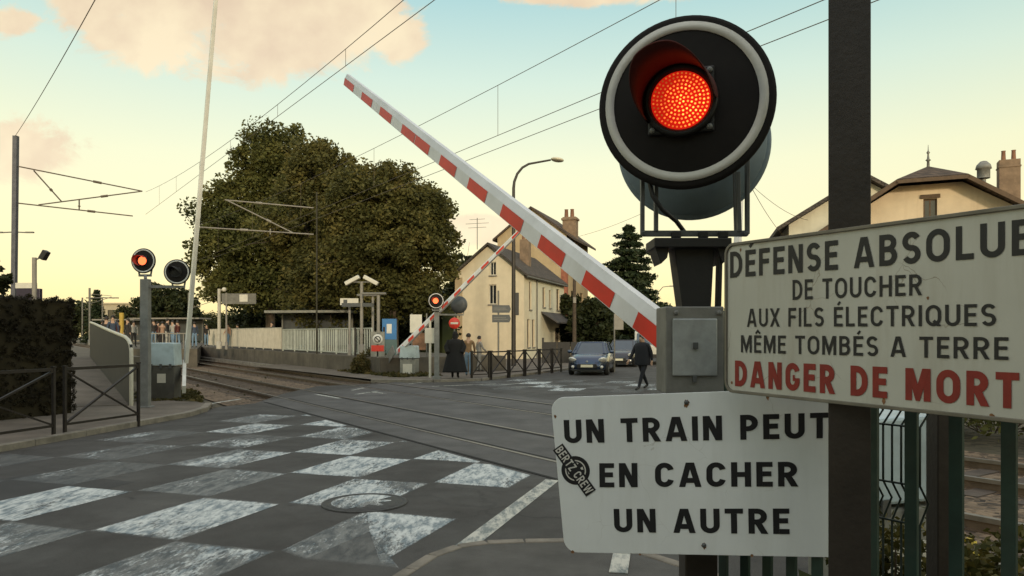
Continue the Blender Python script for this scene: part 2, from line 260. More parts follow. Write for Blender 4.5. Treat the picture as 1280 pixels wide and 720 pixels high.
mat('ramp panel', (.032, .032, .033), .6, .1, .15, 2, dirt=.3, streak=True); mat('cream metal', (.55, .51, .40), .5, 0, .1, 4)
mat('fence green', (.020, .044, .035), .55, .1, .25, 8, .06, 50, dirt=.45); mat('wire green', (.012, .022, .018), .5, .2, .2, 8)
mat('mast steel', (.10, .10, .115), .6, .3, .2, 5); mat('lamp grey', (.14, .135, .12), .5, .3, .2, 4); mat('wire', (.11, .085, .06), .6, .1, .1, 4)
mat('mast dark', (.030, .027, .016), .8, 0, .2, 6); mat('insulator', (.16, .11, .08), .3, 0, .2, 6)
mat('render cream', (.61, .525, .375), .9, 0, .08, 1.3, .15, 40, dirt=.25, dirtcol=(.40, .30, .18), streak=True)
mat('render white', (.60, .55, .42), .9, 0, .08, 1.3, .15, 40, dirt=.3, dirtcol=(.36, .30, .2), streak=True)
mat('render tan', (.39, .295, .175), .92, 0, .12, 1.0, .2, 30, dirt=.4, dirtcol=(.25, .17, .09), streak=True)
mat('render pink', (.60, .485, .345), .92, 0, .1, 1.1, .2, 30, dirt=.35, dirtcol=(.34, .23, .14), streak=True)
mat('brick red', (.27, .10, .06), .9, 0, .3, 4, .3, 20); mat('chimney', (.21, .145, .095), .9, 0, .25, 3, .3, 20, dirt=.4)
mat('clay', (.20, .10, .06), .85, 0, .2, 5); mat('timber', (.10, .065, .04), .8, 0, .25, 5); mat('shutter', (.19, .16, .12), .7, 0, .15, 6)
tile_mat('roof slate', (.075, .062, .052)); tile_mat('roof tile', (.085, .06, .045))
mat('glass', (.02, .022, .024), .08, 0, .1, 3, spec=.7); mat('frame white', (.55, .52, .44), .5, 0, .08, 4)
mat('bark', (.075, .055, .038), .95, 0, .3, 4, .6, 14); mat('bark pine', (.06, .04, .03), .95, 0, .3, 4, .6, 14)
leaf_mat('leaves olive', (.030, .036, .013), (.088, .092, .028), (.165, .150, .045), .45)
leaf_mat('leaves autumn', (.030, .033, .012), (.090, .087, .028), (.170, .138, .043), .5)
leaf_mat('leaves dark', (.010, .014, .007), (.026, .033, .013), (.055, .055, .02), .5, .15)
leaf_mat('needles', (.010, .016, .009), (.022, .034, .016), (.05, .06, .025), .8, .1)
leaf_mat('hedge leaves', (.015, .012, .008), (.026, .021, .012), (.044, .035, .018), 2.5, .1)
leaf_mat('weed leaves', (.02, .028, .008), (.06, .06, .018), (.17, .13, .03), 4, .2)
leaf_mat('grass blades', (.025, .03, .01), (.07, .06, .022), (.15, .11, .04), 3, .2)
mat('yellow petals', (.62, .46, .04), .6, 0, .15, 8)
mat('skin', (.40, .25, .17), .6, 0, .08, 8); mat('hair dark', (.018, .013, .010), .6, 0, .2, 30)
mat('cloth black', (.010, .0095, .0095), .9, 0, .2, 5, .15, 30); mat('cloth navy', (.008, .0085, .012), .85, 0, .2, 5, .1, 30)
mat('cloth jeans', (.16, .24, .33), .9, 0, .15, 8); mat('cloth tan', (.20, .125, .065), .9, 0, .15, 8); mat('cloth grey', (.19, .18, .165), .9, 0, .2, 12)
mat('cloth red', (.11, .035, .027), .9, 0, .15, 8); mat('cloth white', (.34, .32, .28), .9, 0, .1, 8); mat('cloth blue', (.045, .06, .09), .9, 0, .15, 8)
mat('cloth beige', (.33, .20, .13), .9, 0, .15, 8); mat('cloth dark', (.03, .027, .025), .9, 0, .2, 8); mat('shoe', (.015, .013, .012), .5, 0, .1, 8)
mat('car blue', (.022, .042, .085), .22, .55, .05, 3, spec=.6, coat=.6); mat('car dark', (.022, .025, .032), .25, .5, .05, 3, spec=.6, coat=.6); mat('van white', (.52, .50, .43), .35, 0, .06, 3)
mat('tyre', (.014, .013, .012), .85, 0, .2, 12); mat('rim', (.30, .30, .29), .35, .8, .1, 8); mat('trim black', (.012, .012, .012), .5, 0, .1, 9); mat('plate', (.58, .55, .42), .4, 0, .04, 9)
mat('headlamp', (.55, .55, .52), .12, .3, .1, 9, spec=.8); mat('car glass', (.035, .055, .075), .06, .1, .1, 3, spec=.9)
mat('sign red', (.52, .035, .02), .45, 0, .08, 5); mat('sign blue', (.03, .15, .36), .45, 0, .1, 5); mat('sign dark', (.055, .06, .062), .5, 0, .2, 5)
mat('board brown', (.22, .11, .06), .7, 0, .25, 8); mat('screen', (.016, .012, .034), .3, 0, .1, 5); mat('gate black', (.014, .013, .012), .6, 0, .2, 5)
mat('awning', (.065, .058, .055), .8, 0, .2, 4); mat('far wall', (.36, .31, .22), .9, 0, .1, 2); mat('canopy', (.22, .20, .17), .6, 0, .15, 3); mat('yellow post', (.42, .28, .05), .6, 0, .1, 4)
mat('iron cover', (.055, .053, .05), .55, .4, .25, 14, .4, 60); mat('road dust', (.40, .40, .37), .85, 0, .15, 9); mat('teal machine', (.07, .12, .12), .5, 0, .1, 5)

# ------------------------------------------------------------------ mesh helpers
class MB:
    def __init__(self, M=None): self.v = []; self.f = []; self.mi = []; self.sm = []; self.M = M or Matrix()
    def add(self, vs, fs, mi=0, smooth=False):
        k = len(self.v); M = self.M
        self.v += [tuple(M @ Vector(p)) for p in vs]
        for f in fs: self.f.append([i+k for i in f]); self.mi.append(mi); self.sm.append(smooth)
    def box(self, x0, x1, y0, y1, z0, z1, mi=0):
        v = [(x0, y0, z0), (x1, y0, z0), (x1, y1, z0), (x0, y1, z0), (x0, y0, z1), (x1, y0, z1), (x1, y1, z1), (x0, y1, z1)]
        self.add(v, [(3, 2, 1, 0), (4, 5, 6, 7), (0, 1, 5, 4), (1, 2, 6, 5), (2, 3, 7, 6), (3, 0, 4, 7)], mi)
    def bar(self, p0, p1, w, h=None, mi=0, up=(0, 0, 1)):
        h = h or w; p0 = Vector(p0); p1 = Vector(p1); d = (p1-p0).normalized(); up = Vector(up)
        if abs(d.dot(up)) > .98: up = Vector((0, 1, 0))
        a = d.cross(up).normalized()*(w/2); b = a.cross(d).normalized()*(h/2)
        v = [p0-a-b, p0+a-b, p0+a+b, p0-a+b, p1-a-b, p1+a-b, p1+a+b, p1-a+b]
        self.add(v, [(3, 2, 1, 0), (4, 5, 6, 7), (0, 1, 5, 4), (1, 2, 6, 5), (2, 3, 7, 6), (3, 0, 4, 7)], mi)
    def tube(self, pts, rad, n=8, mi=0, smooth=True, caps=True):
        pts = [Vector(p) for p in pts]; m = len(pts)
        rad = [rad]*m if isinstance(rad, (int, float)) else rad
        vs = []; fs = []; ref = None
        for i, p in enumerate(pts):
            d = (pts[min(i+1, m-1)]-pts[max(i-1, 0)]).normalized()
            if ref is None: ref = Vector((0, 0, 1)) if abs(d.z) < .9 else Vector((1, 0, 0))
            a = d.cross(ref).normalized(); b = a.cross(d).normalized(); ref = b
            for k in range(n):
                t = 2*math.pi*k/n; vs.append(p+(a*math.cos(t)+b*math.sin(t))*rad[i])
        for i in range(m-1):
            for k in range(n): fs.append((i*n+k, i*n+(k+1) % n, (i+1)*n+(k+1) % n, (i+1)*n+k))
        self.add(vs, fs, mi, smooth)
        if caps:
            self.add(vs[:n], [tuple(range(n-1, -1, -1))], mi); self.add(vs[-n:], [tuple(range(n))], mi)
    def cyl(self, p0, p1, r, r1=None, n=16, mi=0): self.tube([p0, p1], [r, r if r1 is None else r1], n, mi)
    def lathe(self, prof, n=32, mi=0, axis='z', smooth=True, mod=None):
        vs = []; fs = []
        for (r, h) in prof:
            for k in range(n):
                t = 2*math.pi*k/n; q = r*(mod(t, h) if mod else 1)
                vs.append((q*math.cos(t), q*math.sin(t), h) if axis == 'z' else (q*math.cos(t), h, q*math.sin(t)))
        for i in range(len(prof)-1):
            for k in range(n):
                q = (i*n+k, i*n+(k+1) % n, (i+1)*n+(k+1) % n, (i+1)*n+k); fs.append(q if axis == 'z' else q[::-1])
        self.add(vs, fs, mi, smooth)
    def disc(self, c, r, nrm_y=-1, n=48, mi=0):
        v = [(c[0]+r*math.cos(2*math.pi*k/n), c[1], c[2]+r*math.sin(2*math.pi*k/n)) for k in range(n)]
        self.add(v, [tuple(range(n))], mi)
    def prism(self, poly, y0, y1, mi=0):        # outline in XZ, extruded along Y
        n = len(poly); v = [(x, y0, z) for x, z in poly]+[(x, y1, z) for x, z in poly]
        f = [tuple(range(n)), tuple(range(2*n-1, n-1, -1))]+[(i, i+n, (i+1) % n+n, (i+1) % n) for i in range(n)]
        self.add(v, f, mi)
    def slab(self, poly3, t, mi=0):             # 3-D outline thickened downwards
        n = len(poly3); v = [tuple(p) for p in poly3]+[(p[0], p[1], p[2]-t) for p in poly3]
        self.add(v, [tuple(range(n)), tuple(range(2*n-1, n-1, -1))]+[(i, i+n, (i+1) % n+n, (i+1) % n) for i in range(n)], mi)
    def sphere(self, c, r, n=12, mi=0, sz=1.0):
        prof = [(max(1e-4, r*math.sin(math.pi*i/n)), -r*sz*math.cos(math.pi*i/n)) for i in range(n+1)]
        M = self.M; self.M = M @ Matrix.Translation(c); self.lathe(prof, n*2, mi); self.M = M
    def build(self, name, mats, parent=None, loc=None, rz=0, bevel=0):
        me = bpy.data.meshes.new(name); me.from_pydata(self.v, [], self.f); fix_normals(me)
        for m in (mats if isinstance(mats, (list, tuple)) else [mats]): me.materials.append(MATS[m])
        me.polygons.foreach_set('material_index', self.mi); me.polygons.foreach_set('use_smooth', self.sm); me.update()
        o = bpy.data.objects.new(name, me); COL.objects.link(o)
        if parent: o.parent = parent
        if loc is not None: o.location = loc; o.rotation_euler = (0, 0, rz)
        if bevel:
            b = o.modifiers.new('bevel', 'BEVEL'); b.width = bevel; b.segments = 2; b.limit_method = 'ANGLE'; b.angle_limit = R(40)
        return o
def fix_normals(me):
    bm = bmesh.new(); bm.from_mesh(me); bmesh.ops.recalc_face_normals(bm, faces=bm.faces); bm.to_mesh(me); bm.free()
def tag(o, label, cat=None, group=None, kind=None):
    if label: o['label'] = label
    if cat: o['category'] = cat
    if group: o['group'] = group
    if kind: o['kind'] = kind
    return o
def thing(name, label, cat, loc=(0, 0, 0), rz=0, group=None):
    o = bpy.data.objects.new(name, None); COL.objects.link(o); o.empty_display_size = .2
    o.location = loc; o.rotation_euler = (0, 0, rz); return tag(o, label, cat, group)
def copy_tree(o, parent=None):
    c = o.copy(); COL.objects.link(c)
    if parent: c.parent = parent
    for ch in list(o.children): copy_tree(ch, c)
    return c
def structure(o, label=None): o['kind'] = 'structure'; return tag(o, label)
def sheet(name, pts, z, m, label=None):
    b = MB(); b.add([(p[0], p[1], z) for p in pts], [tuple(range(len(pts)))]); o = b.build(name, m)
    if o.data.polygons[0].normal.z < 0: o.data.flip_normals()
    return structure(o, label)
def glyph(ch, s):
    """capitals drawn as strokes of width s on a cap height of 1: (width, strokes, accents)"""
    a = s/2; T = 1-a; ac = []
    def arc(cx, cy, rx, ry, t0, t1, n=10): return [(cx+rx*math.cos(R(t0+(t1-t0)*i/n)), cy+ry*math.sin(R(t0+(t1-t0)*i/n))) for i in range(n+1)]
    if ch in 'ÉÈ': W, st, _ = glyph('E', s); return W, st, [[(W*.42, 1.10), (W*.70, 1.26)]]
    if ch == 'Ê': W, st, _ = glyph('E', s); return W, st, [[(W*.22, 1.10), (W*.52, 1.26), (W*.82, 1.10)]]
    stem = lambda x: [(x, 0), (x, 1)]
    if ch == ' ': return .26, [], ac
    if ch == 'I': return s, [stem(a)], ac
    if ch in 'EF':
        W = .52; st = [stem(a), [(s, T), (W, T)], [(s, .52), (W*.92, .52)]]
        return W, st+([[(s, a), (W, a)]] if ch == 'E' else []), ac
    if ch == 'L': W = .50; return W, [stem(a), [(s, a), (W, a)]], ac
    if ch == 'T': W = .60; return W, [[(0, T), (W, T)], [(W/2, 0), (W/2, 1-s)]], ac
    if ch == 'H': W = .64; return W, [stem(a), stem(W-a), [(s, .5), (W-s, .5)]], ac
    if ch == 'N': W = .64; return W, [stem(a), stem(W-a), [(a*.9, 1.06), (W-a*.9, -.06)]], ac
    if ch == 'M': W = .80; return W, [stem(a), stem(W-a), [(a*1.1, 1.08), (W/2, .16), (W-a*1.1, 1.08)]], ac
    if ch == 'W': W = .96; return W, [[(a*.6, 1.1), (W*.27, -.05), (W*.5, .95), (W*.73, -.05), (W-a*.6, 1.1)]], ac
    if ch == 'A': W = .74; return W, [[(a*.75, -.1), (W/2-a*.12, 1.1)], [(W-a*.75, -.1), (W/2+a*.12, 1.1)], [(W*.26, .27), (W*.74, .27)]], ac
    if ch == 'X': W = .66; return W, [[(a*.9-.05, -.1), (W-a*.9+.05, 1.1)], [(a*.9-.05, 1.1), (W-a*.9+.05, -.1)]], ac
    if ch == 'Z': W = .56; return W, [[(0, T), (W, T)], [(0, a), (W, a)], [(W-a*1.25, 1-s), (a*1.25, s)]], ac
    if ch in 'OQ':
        W = .70; rx = W/2-a; q = arc(W/2, 1-a-rx*1.12, rx, rx*1.12, 0, 180, 12)+arc(W/2, a+rx*1.12, rx, rx*1.12, 180, 360, 12)
        st = [q+[q[0]]]
        if ch == 'Q': st.append([(W*.52, .26), (W*.92, -.02)])
        return W, st, ac
    if ch in 'CG':
        W = .64; rx = W/2-a; ry = rx*1.12; q = arc(W/2, 1-a-ry, rx, ry, 12, 180, 12)+arc(W/2, a+ry, rx, ry, 180, 348 if ch == 'C' else 360, 12)
        if ch == 'G': q += [(W-a, .46)]; return W, [q, [(W*.52, .46-a*.0), (W-s, .46)]], ac
        return W, [q], ac
    if ch == 'U': W = .64; rx = W/2-a; return W, [[(a, 1)]+arc(W/2, a+rx, rx, rx, 180, 360, 14)+[(W-a, 1)]], ac
    if ch == 'D': W = .64; rx = min(W*.52, W-a-s-.02); return W, [stem(a), [(s, T)]+arc(W-a-rx, 1-a-.36, rx, .36, 90, 0, 9)+arc(W-a-rx, a+.36, rx, .36, 0, -90, 9)+[(s, a)]], ac
    def bowl(W, y0, y1):
        r = (y1-y0)/2; return [(s, y1)]+arc(W-a-r, (y0+y1)/2, r, r, 90, -90, 12)+[(s, y0)]
    if ch == 'P': W = .58; return W, [stem(a), bowl(W, .44, T)], ac
    if ch == 'R': W = .62; return W, [stem(a), bowl(W-.02, .47, T), [(W*.47, .47), (W-a*.9+.03, -.08)]], ac
    if ch == 'B': W = .60; return W, [stem(a), bowl(W-.03, .53, T), bowl(W, a, .53)], ac
    if ch == 'S':
        W = .58; rx = W/2-a; ry = (1-s)/4
        return W, [arc(W/2, 1-a-ry, rx, ry, 25, 270, 16)+arc(W/2, a+ry, rx, ry, 90, -155, 16)[1:]], ac
    return .5, [], ac
def ribbon(pts, s):
    P = [Vector(p) for p in pts]; closed = (P[0]-P[-1]).length < 1e-6; n = len(P); L_, R_2 = [], []
    for i, p in enumerate(P):
        d0 = (p-P[i-1]).normalized() if i else ((P[0]-P[-2]).normalized() if closed else None)
        d1 = (P[i+1]-p).normalized() if i < n-1 else ((P[1]-P[0]).normalized() if closed else None)
        d0 = d0 or d1; d1 = d1 or d0; t = (d0+d1).normalized(); nn = Vector((-t.y, t.x)); k = s/2/max(.30, nn.dot(Vector((-d0.y, d0.x))))
        L_.append(p+nn*k); R_2.append(p-nn*k)
    return [[L_[i], R_2[i], R_2[i+1], L_[i+1]] for i in range(n-1)]
def clip_y(poly, y, keep_below):
    out = []; f = (lambda p: y-p.y) if keep_below else (lambda p: p.y-y)
    for p, q in zip(poly, poly[1:]+poly[:1]):
        a, c = f(p), f(q)
        if a >= 0: out.append(p)
        if a*c < 0: out.append(p.lerp(q, a/(a-c)))
    return out
def text_shape(word, s, gap=.17):
    """polygons (points, layer) of a line of capitals, and its width"""
    x = 0; res = []
    for ch in word:
        W, st, ac = glyph(ch, s)
        for li, pts in enumerate(st):
            for q in ribbon(pts, s):
                q = clip_y(clip_y(q, 1.0, True), 0.0, False)
                if len(q) >= 3: res.append(([Vector((p.x+x, p.y)) for p in q], li))
        for pts in ac:
            for q in ribbon(pts, s*.75): res.append(([Vector((p.x+x, p.y)) for p in q], 0))
        x += W+gap
    return res, x-gap
def text_part(name, word, ul, ur, bl, br, P, parent, m, bold=.18, proud=.0012):
    """lettering laid on a plate: ul..br are the plate-local (u, v) corners of the capitals' box, P maps (u, v, out) to local 3-D"""
    polys, Wd = text_shape(word, bold); b = MB()
    for pl, li in polys:
        q = []
        for p in pl:
            t = p.x/Wd; k = p.y
            lo = (bl[0]+(br[0]-bl[0])*t, bl[1]+(br[1]-bl[1])*t); hi = (ul[0]+(ur[0]-ul[0])*t, ul[1]+(ur[1]-ul[1])*t)
            q.append(P(lo[0]+(hi[0]-lo[0])*k, lo[1]+(hi[1]-lo[1])*k, proud+li*.00025))
        b.add(q, [tuple(range(len(q)))])
    return b.build(name, m, parent)

# ------------------------------------------------------------------ ground, road, footways
sheet('ground', [(-600, -60), (600, -60), (600, 900), (-600, 900)], -.16, 'dirt')
bl = [track(-260, 4.6), track(60, 4.6), track(60, 12.6), track(-260, 12.6)]
sheet('ballast_bed', bl, -.13, 'ballast')
road_pts = [(-10.2, -6), (-8.3, 6), (-7.46, 11.54), (-7.15, 13.75), (-6.85, 15.65), (-7.03, 17.76), (-6.5, 18.8), (-6.75, 22), (-6.6, 25.2), (-4.6, 26.9), (-2.9, 27.3), (-1.2, 28.2), (.34, 31.6), (2.57, 36.8), (10.6, 62), (34, 130),
            tuple(road(.9, 135))[:2], tuple(road(.9, -6))[:2]]
sheet('road', road_pts, 0.0, 'asphalt')
sheet('verge', [(-60, -6), (-10.2, -6), (-8.3, 6), (-7.46, 11.54), (-7.15, 13.75), (-6.85, 15.65), (-7.03, 17.76), (-9.4, 20.6), (-40, 64), (-90, 64)], .03, 'dirt')
fw = [(-14, 4), (-8.4, 4), (-8.25, 6), (-7.50, 11.54), (-7.19, 13.75), (-6.9, 15.65), (-7.08, 17.70), (-8.6, 18.6), (-10.5, 16.8), (-12.2, 12)]
sheet('left_footway', fw, .09, 'footway')
fw2 = [(-5.2, 27.6), (-2.9, 27.42), (-1.25, 28.32), (.26, 31.7), (2.48, 36.9), (10.5, 62), (-8, 62), (-14, 40)]
sheet('far_footway', fw2, .09, 'footway')
def kerb(name, pts, w=.15, z0=-.05, z1=.10, m='kerb stone', lift=None):
    b = MB(); k = 0
    P = [Vector((p[0], p[1], 0)) for p in pts]
    # cut in stones about a metre long
    Q = [P[0]]
    for a, c in zip(P, P[1:]):
        n = max(1, int((c-a).length/1.0))
        Q += [a.lerp(c, (i+1)/n) for i in range(n)]
    for a, c in zip(Q, Q[1:]):
        d = (c-a).normalized(); a2 = a+d*.004; c2 = c-d*.004; zz = (z0+z1)/2
        b.bar((a2.x, a2.y, zz), (c2.x, c2.y, zz), w, z1-z0)
    return structure(b.build(name, m, bevel=.012))
kerb('left_kerb', [(-8.3, 6), (-7.46, 11.54), (-7.15, 13.75), (-6.85, 15.65), (-6.95, 16.8), (-7.3, 17.9)], .16)
kerb('far_kerb', [(-5.2, 27.5), (-2.9, 27.3), (-1.2, 28.2), (.34, 31.6), (2.57, 36.8), (10.6, 62)], .16)
near_edge = [(-4.2, -5), (-.72, 5.27), (-.60, 5.60), (-.42, 5.85), (-.2, 5.96), (.1, 6.0), (.45, 6.02), (.9, 5.80), (1.5, 5.0), (2.2, 3.9), (4.9, 0)]
sheet('near_footway', near_edge+[(4.9, -5)], .045, 'near footway')
kerb('near_kerb', near_edge, .10, -.03, .055)

# crossing deck between and beside the rails
def along(n0, n1, s00, s01, s10, s11): return [track(s00, n0), track(s01, n0), track(s11, n1), track(s10, n1)]
L0 = lambda n: -19.4-(n-5.3)*.95                     # left end of the crossing at distance n
sheet('crossing_deck', along(5.34, 11.8, L0(5.34)-.3, -3.4, L0(11.8)+.2, -7.2), .004, 'deck')
def rail_pair(name, nc, lab):
    t = structure(thing(name, lab, None))
    for k in (-1, 1):
        n = nc+k*.74
        b = MB(M=Matrix.Translation(track(0, n))@Matrix.Rotation(RZ_U, 4, 'Z'))
        b.box(-240, 55, -.036, .036, -.035, .012, 1); b.box(-240, 55, -.010, .010, -.12, -.035); b.box(-240, 55, -.07, .07, -.135, -.12)
        b.build('rail', ['rail steel', 'rail head'], t)
        g = MB(M=Matrix.Translation(track(0, n-k*.085))@Matrix.Rotation(RZ_U, 4, 'Z')); g.box(L0(n), -3.4-(n-5.34)*.59, -.045, .045, -.02, .0075); g.build('flangeway', 'groove', t)
    b = MB(M=Matrix.Translation(track(0, nc))@Matrix.Rotation(RZ_U, 4, 'Z'))
    x = -120
    while x < 40:
        if not (L0(nc)-.3 < x < -3.2-(nc-5.34)*.59): b.box(x-.12, x+.12, -1.25, 1.25, -.2, -.118)
        x += .6
    o = b.build('sleepers', 'sleeper', t); o['kind'] = 'stuff'
rail_pair('near_railway_track', 6.79, 'near railway track crossing the road'); rail_pair('far_railway_track', 10.3, 'far railway track crossing the road')
# edge groove of the deck
b = MB(M=Matrix.Translation(track(0, 5.33))@Matrix.Rotation(RZ_U, 4, 'Z')); b.box(L0(5.3), -3.4, -.03, .03, -.01, .0065); structure(b.build('deck_joint', 'groove'))

# painted checkerboard and lines
def clip_track(poly, nmax):
    out = []
    for p, q in zip(poly, poly[1:]+poly[:1]):
        a = p.dot(NV)-nmax; c = q.dot(NV)-nmax
        if a <= 0: out.append(p)
        if a*c < 0: out.append(p.lerp(q, a/(a-c)))
    return out
def cell(c0, c1, r0, r1, nmax):
    def wob(): return random.uniform(-.035, .035)
    pts = [road(c0+wob(), r0+wob()), road(c1+wob(), r0+wob()), road(c1+wob(), r1+wob()), road(c0+wob(), r1+wob())]
    return clip_track(pts, nmax)
bw = MB(); bf = MB(); EDG = {id(bw): [], id(bf): []}
def put(b, pl, c0, r0):
    b.add([(p.x, p.y, .004) for p in pl], [tuple(range(len(pl)))]); w_ = random.random(); EDG[id(b)] += [((p.dot(CR)-c0)/DC, (p.dot(RD)-r0)/DR, w_) for p in pl]
def finish(b, name, m):
    o = structure(b.build(name, m)); at_ = o.data.attributes.new('edge', 'FLOAT_VECTOR', 'POINT'); at_.data.foreach_set('vector', [q for e in EDG[id(b)] for q in (min(.9999, max(.0001, e[0])), min(.9999, max(.0001, e[1])), e[2])])
C0, R0, DC, DR = -5.55, 4.97, .955, 1.43
for j in range(-3, 12):
    for i in range(-6, 3):
        if (i+j) % 2: continue
        c0 = C0+i*DC; r0 = R0+j*DR
        if c0 < -10.9: continue
        pl = cell(c0, c0+DC, r0, r0+DR, 5.22)
        if len(pl) < 3: continue
        faded = (i, j) in ((-4, 0), (-3, 1), (-4, 2), (-3, 3), (-5, 1), (-5, 3), (-6, 2), (-6, 0))
        if (i, j) == (2, 0):                         # this block has lost its lower triangle
            g3 = [gnd(380, 700), gnd(462, 665), gnd(500, 712)]; bl0, br0, tr0, tl0 = pl
            put(bw, [bl0, g3[0], g3[1], tl0], c0, r0); put(bw, [tl0, g3[1], g3[2], br0, tr0], c0, r0); put(bf, g3, c0, r0); continue
        put(bf if faded else bw, pl, c0, r0)
for j in range(0, 4):                                # far side of the crossing
    for i in range(-1, 8):
        if (i+j) % 2: continue
        c0 = -10.2+i*DC; r0 = 22.2+j*DR
        pl = [p for p in cell(c0, c0+DC, r0, r0+DR, 99)]
        if min(p.dot(NV) for p in pl) < 12.2: continue
        put(bf if (i+j) % 4 else bw, pl, c0, r0)
finish(bw, 'checkerboard_marking', 'worn paint'); finish(bf, 'faded_checkerboard_marking', 'faded paint')
b = MB()
def line(c0, r0, c1, r1, w, z=.004):
    a = road(c0, r0); q = road(c1, r1); d = (q-a).normalized(); s = Vector((-d.y, d.x, 0))*w/2
    b.add([(*(a-s)[:2], z), (*(a+s)[:2], z), (*(q+s)[:2], z), (*(q-s)[:2], z)], [(0, 1, 2, 3)])
def gline(p, q, w, z=.0045):
    a = gnd(*p); c = gnd(*q); d = (c-a).normalized(); s = Vector((-d.y, d.x, 0))*w/2
    b.add([(*(a-s)[:2], z), (*(a+s)[:2], z), (*(c+s)[:2], z), (*(c-s)[:2], z)], [(0, 1, 2, 3)])
line(-2.28, 5.55, -2.36, 8.47, .17)
for p, q, w in [((255, 506), (300, 499), .12), ((445, 493), (472, 489), .12), ((482, 492), (462, 490), .12), ((512, 480), (552, 475), .12), ((540, 483), (620, 480), .14), ((440, 488), (455, 485), .1), ((395, 493), (425, 498), .12),
                ((640, 484), (700, 482), .14), ((625, 481), (690, 477), .12)]: gline(p, q, w)
structure(b.build('road_line_marking', 'line paint'))
b = MB(); b.M = Matrix.Translation((.80, 5.5, .0)); b.bar((-.06, -.32, .051), (.06, .28, .051), .13, .006); structure(b.build('footway_marking', 'line paint'))
for o in [q for q in bpy.data.objects if q.name.split('.')[0] in ('road_line_marking', 'footway_marking')]:
    at_ = o.data.attributes.new('edge', 'FLOAT_VECTOR', 'POINT'); at_.data.foreach_set('vector', [.5]*3*len(o.data.vertices))
# asphalt repairs with their own outline
mat('patch', (.040, .038, .036), .8, 0, .2, 2, .3, 150)
b = MB()
for (c, r, w, h) in [(-8.6, 4.2, 1.6, 2.6), (-7.6, 13.6, 2.2, 1.5)]:
    pts = [road(c+random.uniform(-.08, .08)+dx*w, r+random.uniform(-.08, .08)+dy*h) for dx, dy in ((0, 0), (.5, -.03), (1, 0), (1.03, .5), (1, 1), (.5, 1.04), (0, 1), (-.03, .5))]
    b.add([(p.x, p.y, .008 if c == -3.3 else .0025) for p in pts], [tuple(range(8))])
structure(b.build('road_patch', 'patch'))
# manhole
mh = thing('manhole_cover', 'round iron manhole cover in a painted square with a dusty worn patch', 'manhole cover', gnd(456, 629))
m_ = MB(); m_.lathe([(.43, .003), (.43, .012), (.40, .013), (.395, .009), (.375, .009), (.37, .013), (0.001, .013)], 56); m_.build('frame', 'iron cover', mh)
m_ = MB(); pts = []
for k in range(40):
    t = 2*math.pi*k/40; q = .335*(1 if math.cos(t-2.6) > -.25 else .62+.2*math.sin(7*t)); pts.append((q*math.cos(t), q*math.sin(t), .0165))
m_.add(pts, [tuple(range(40))]); o = m_.build('worn_patch', 'worn paint', mh); at_ = o.data.attributes.new('edge', 'FLOAT_VECTOR', 'POINT'); at_.data.foreach_set('vector', [.5]*120)

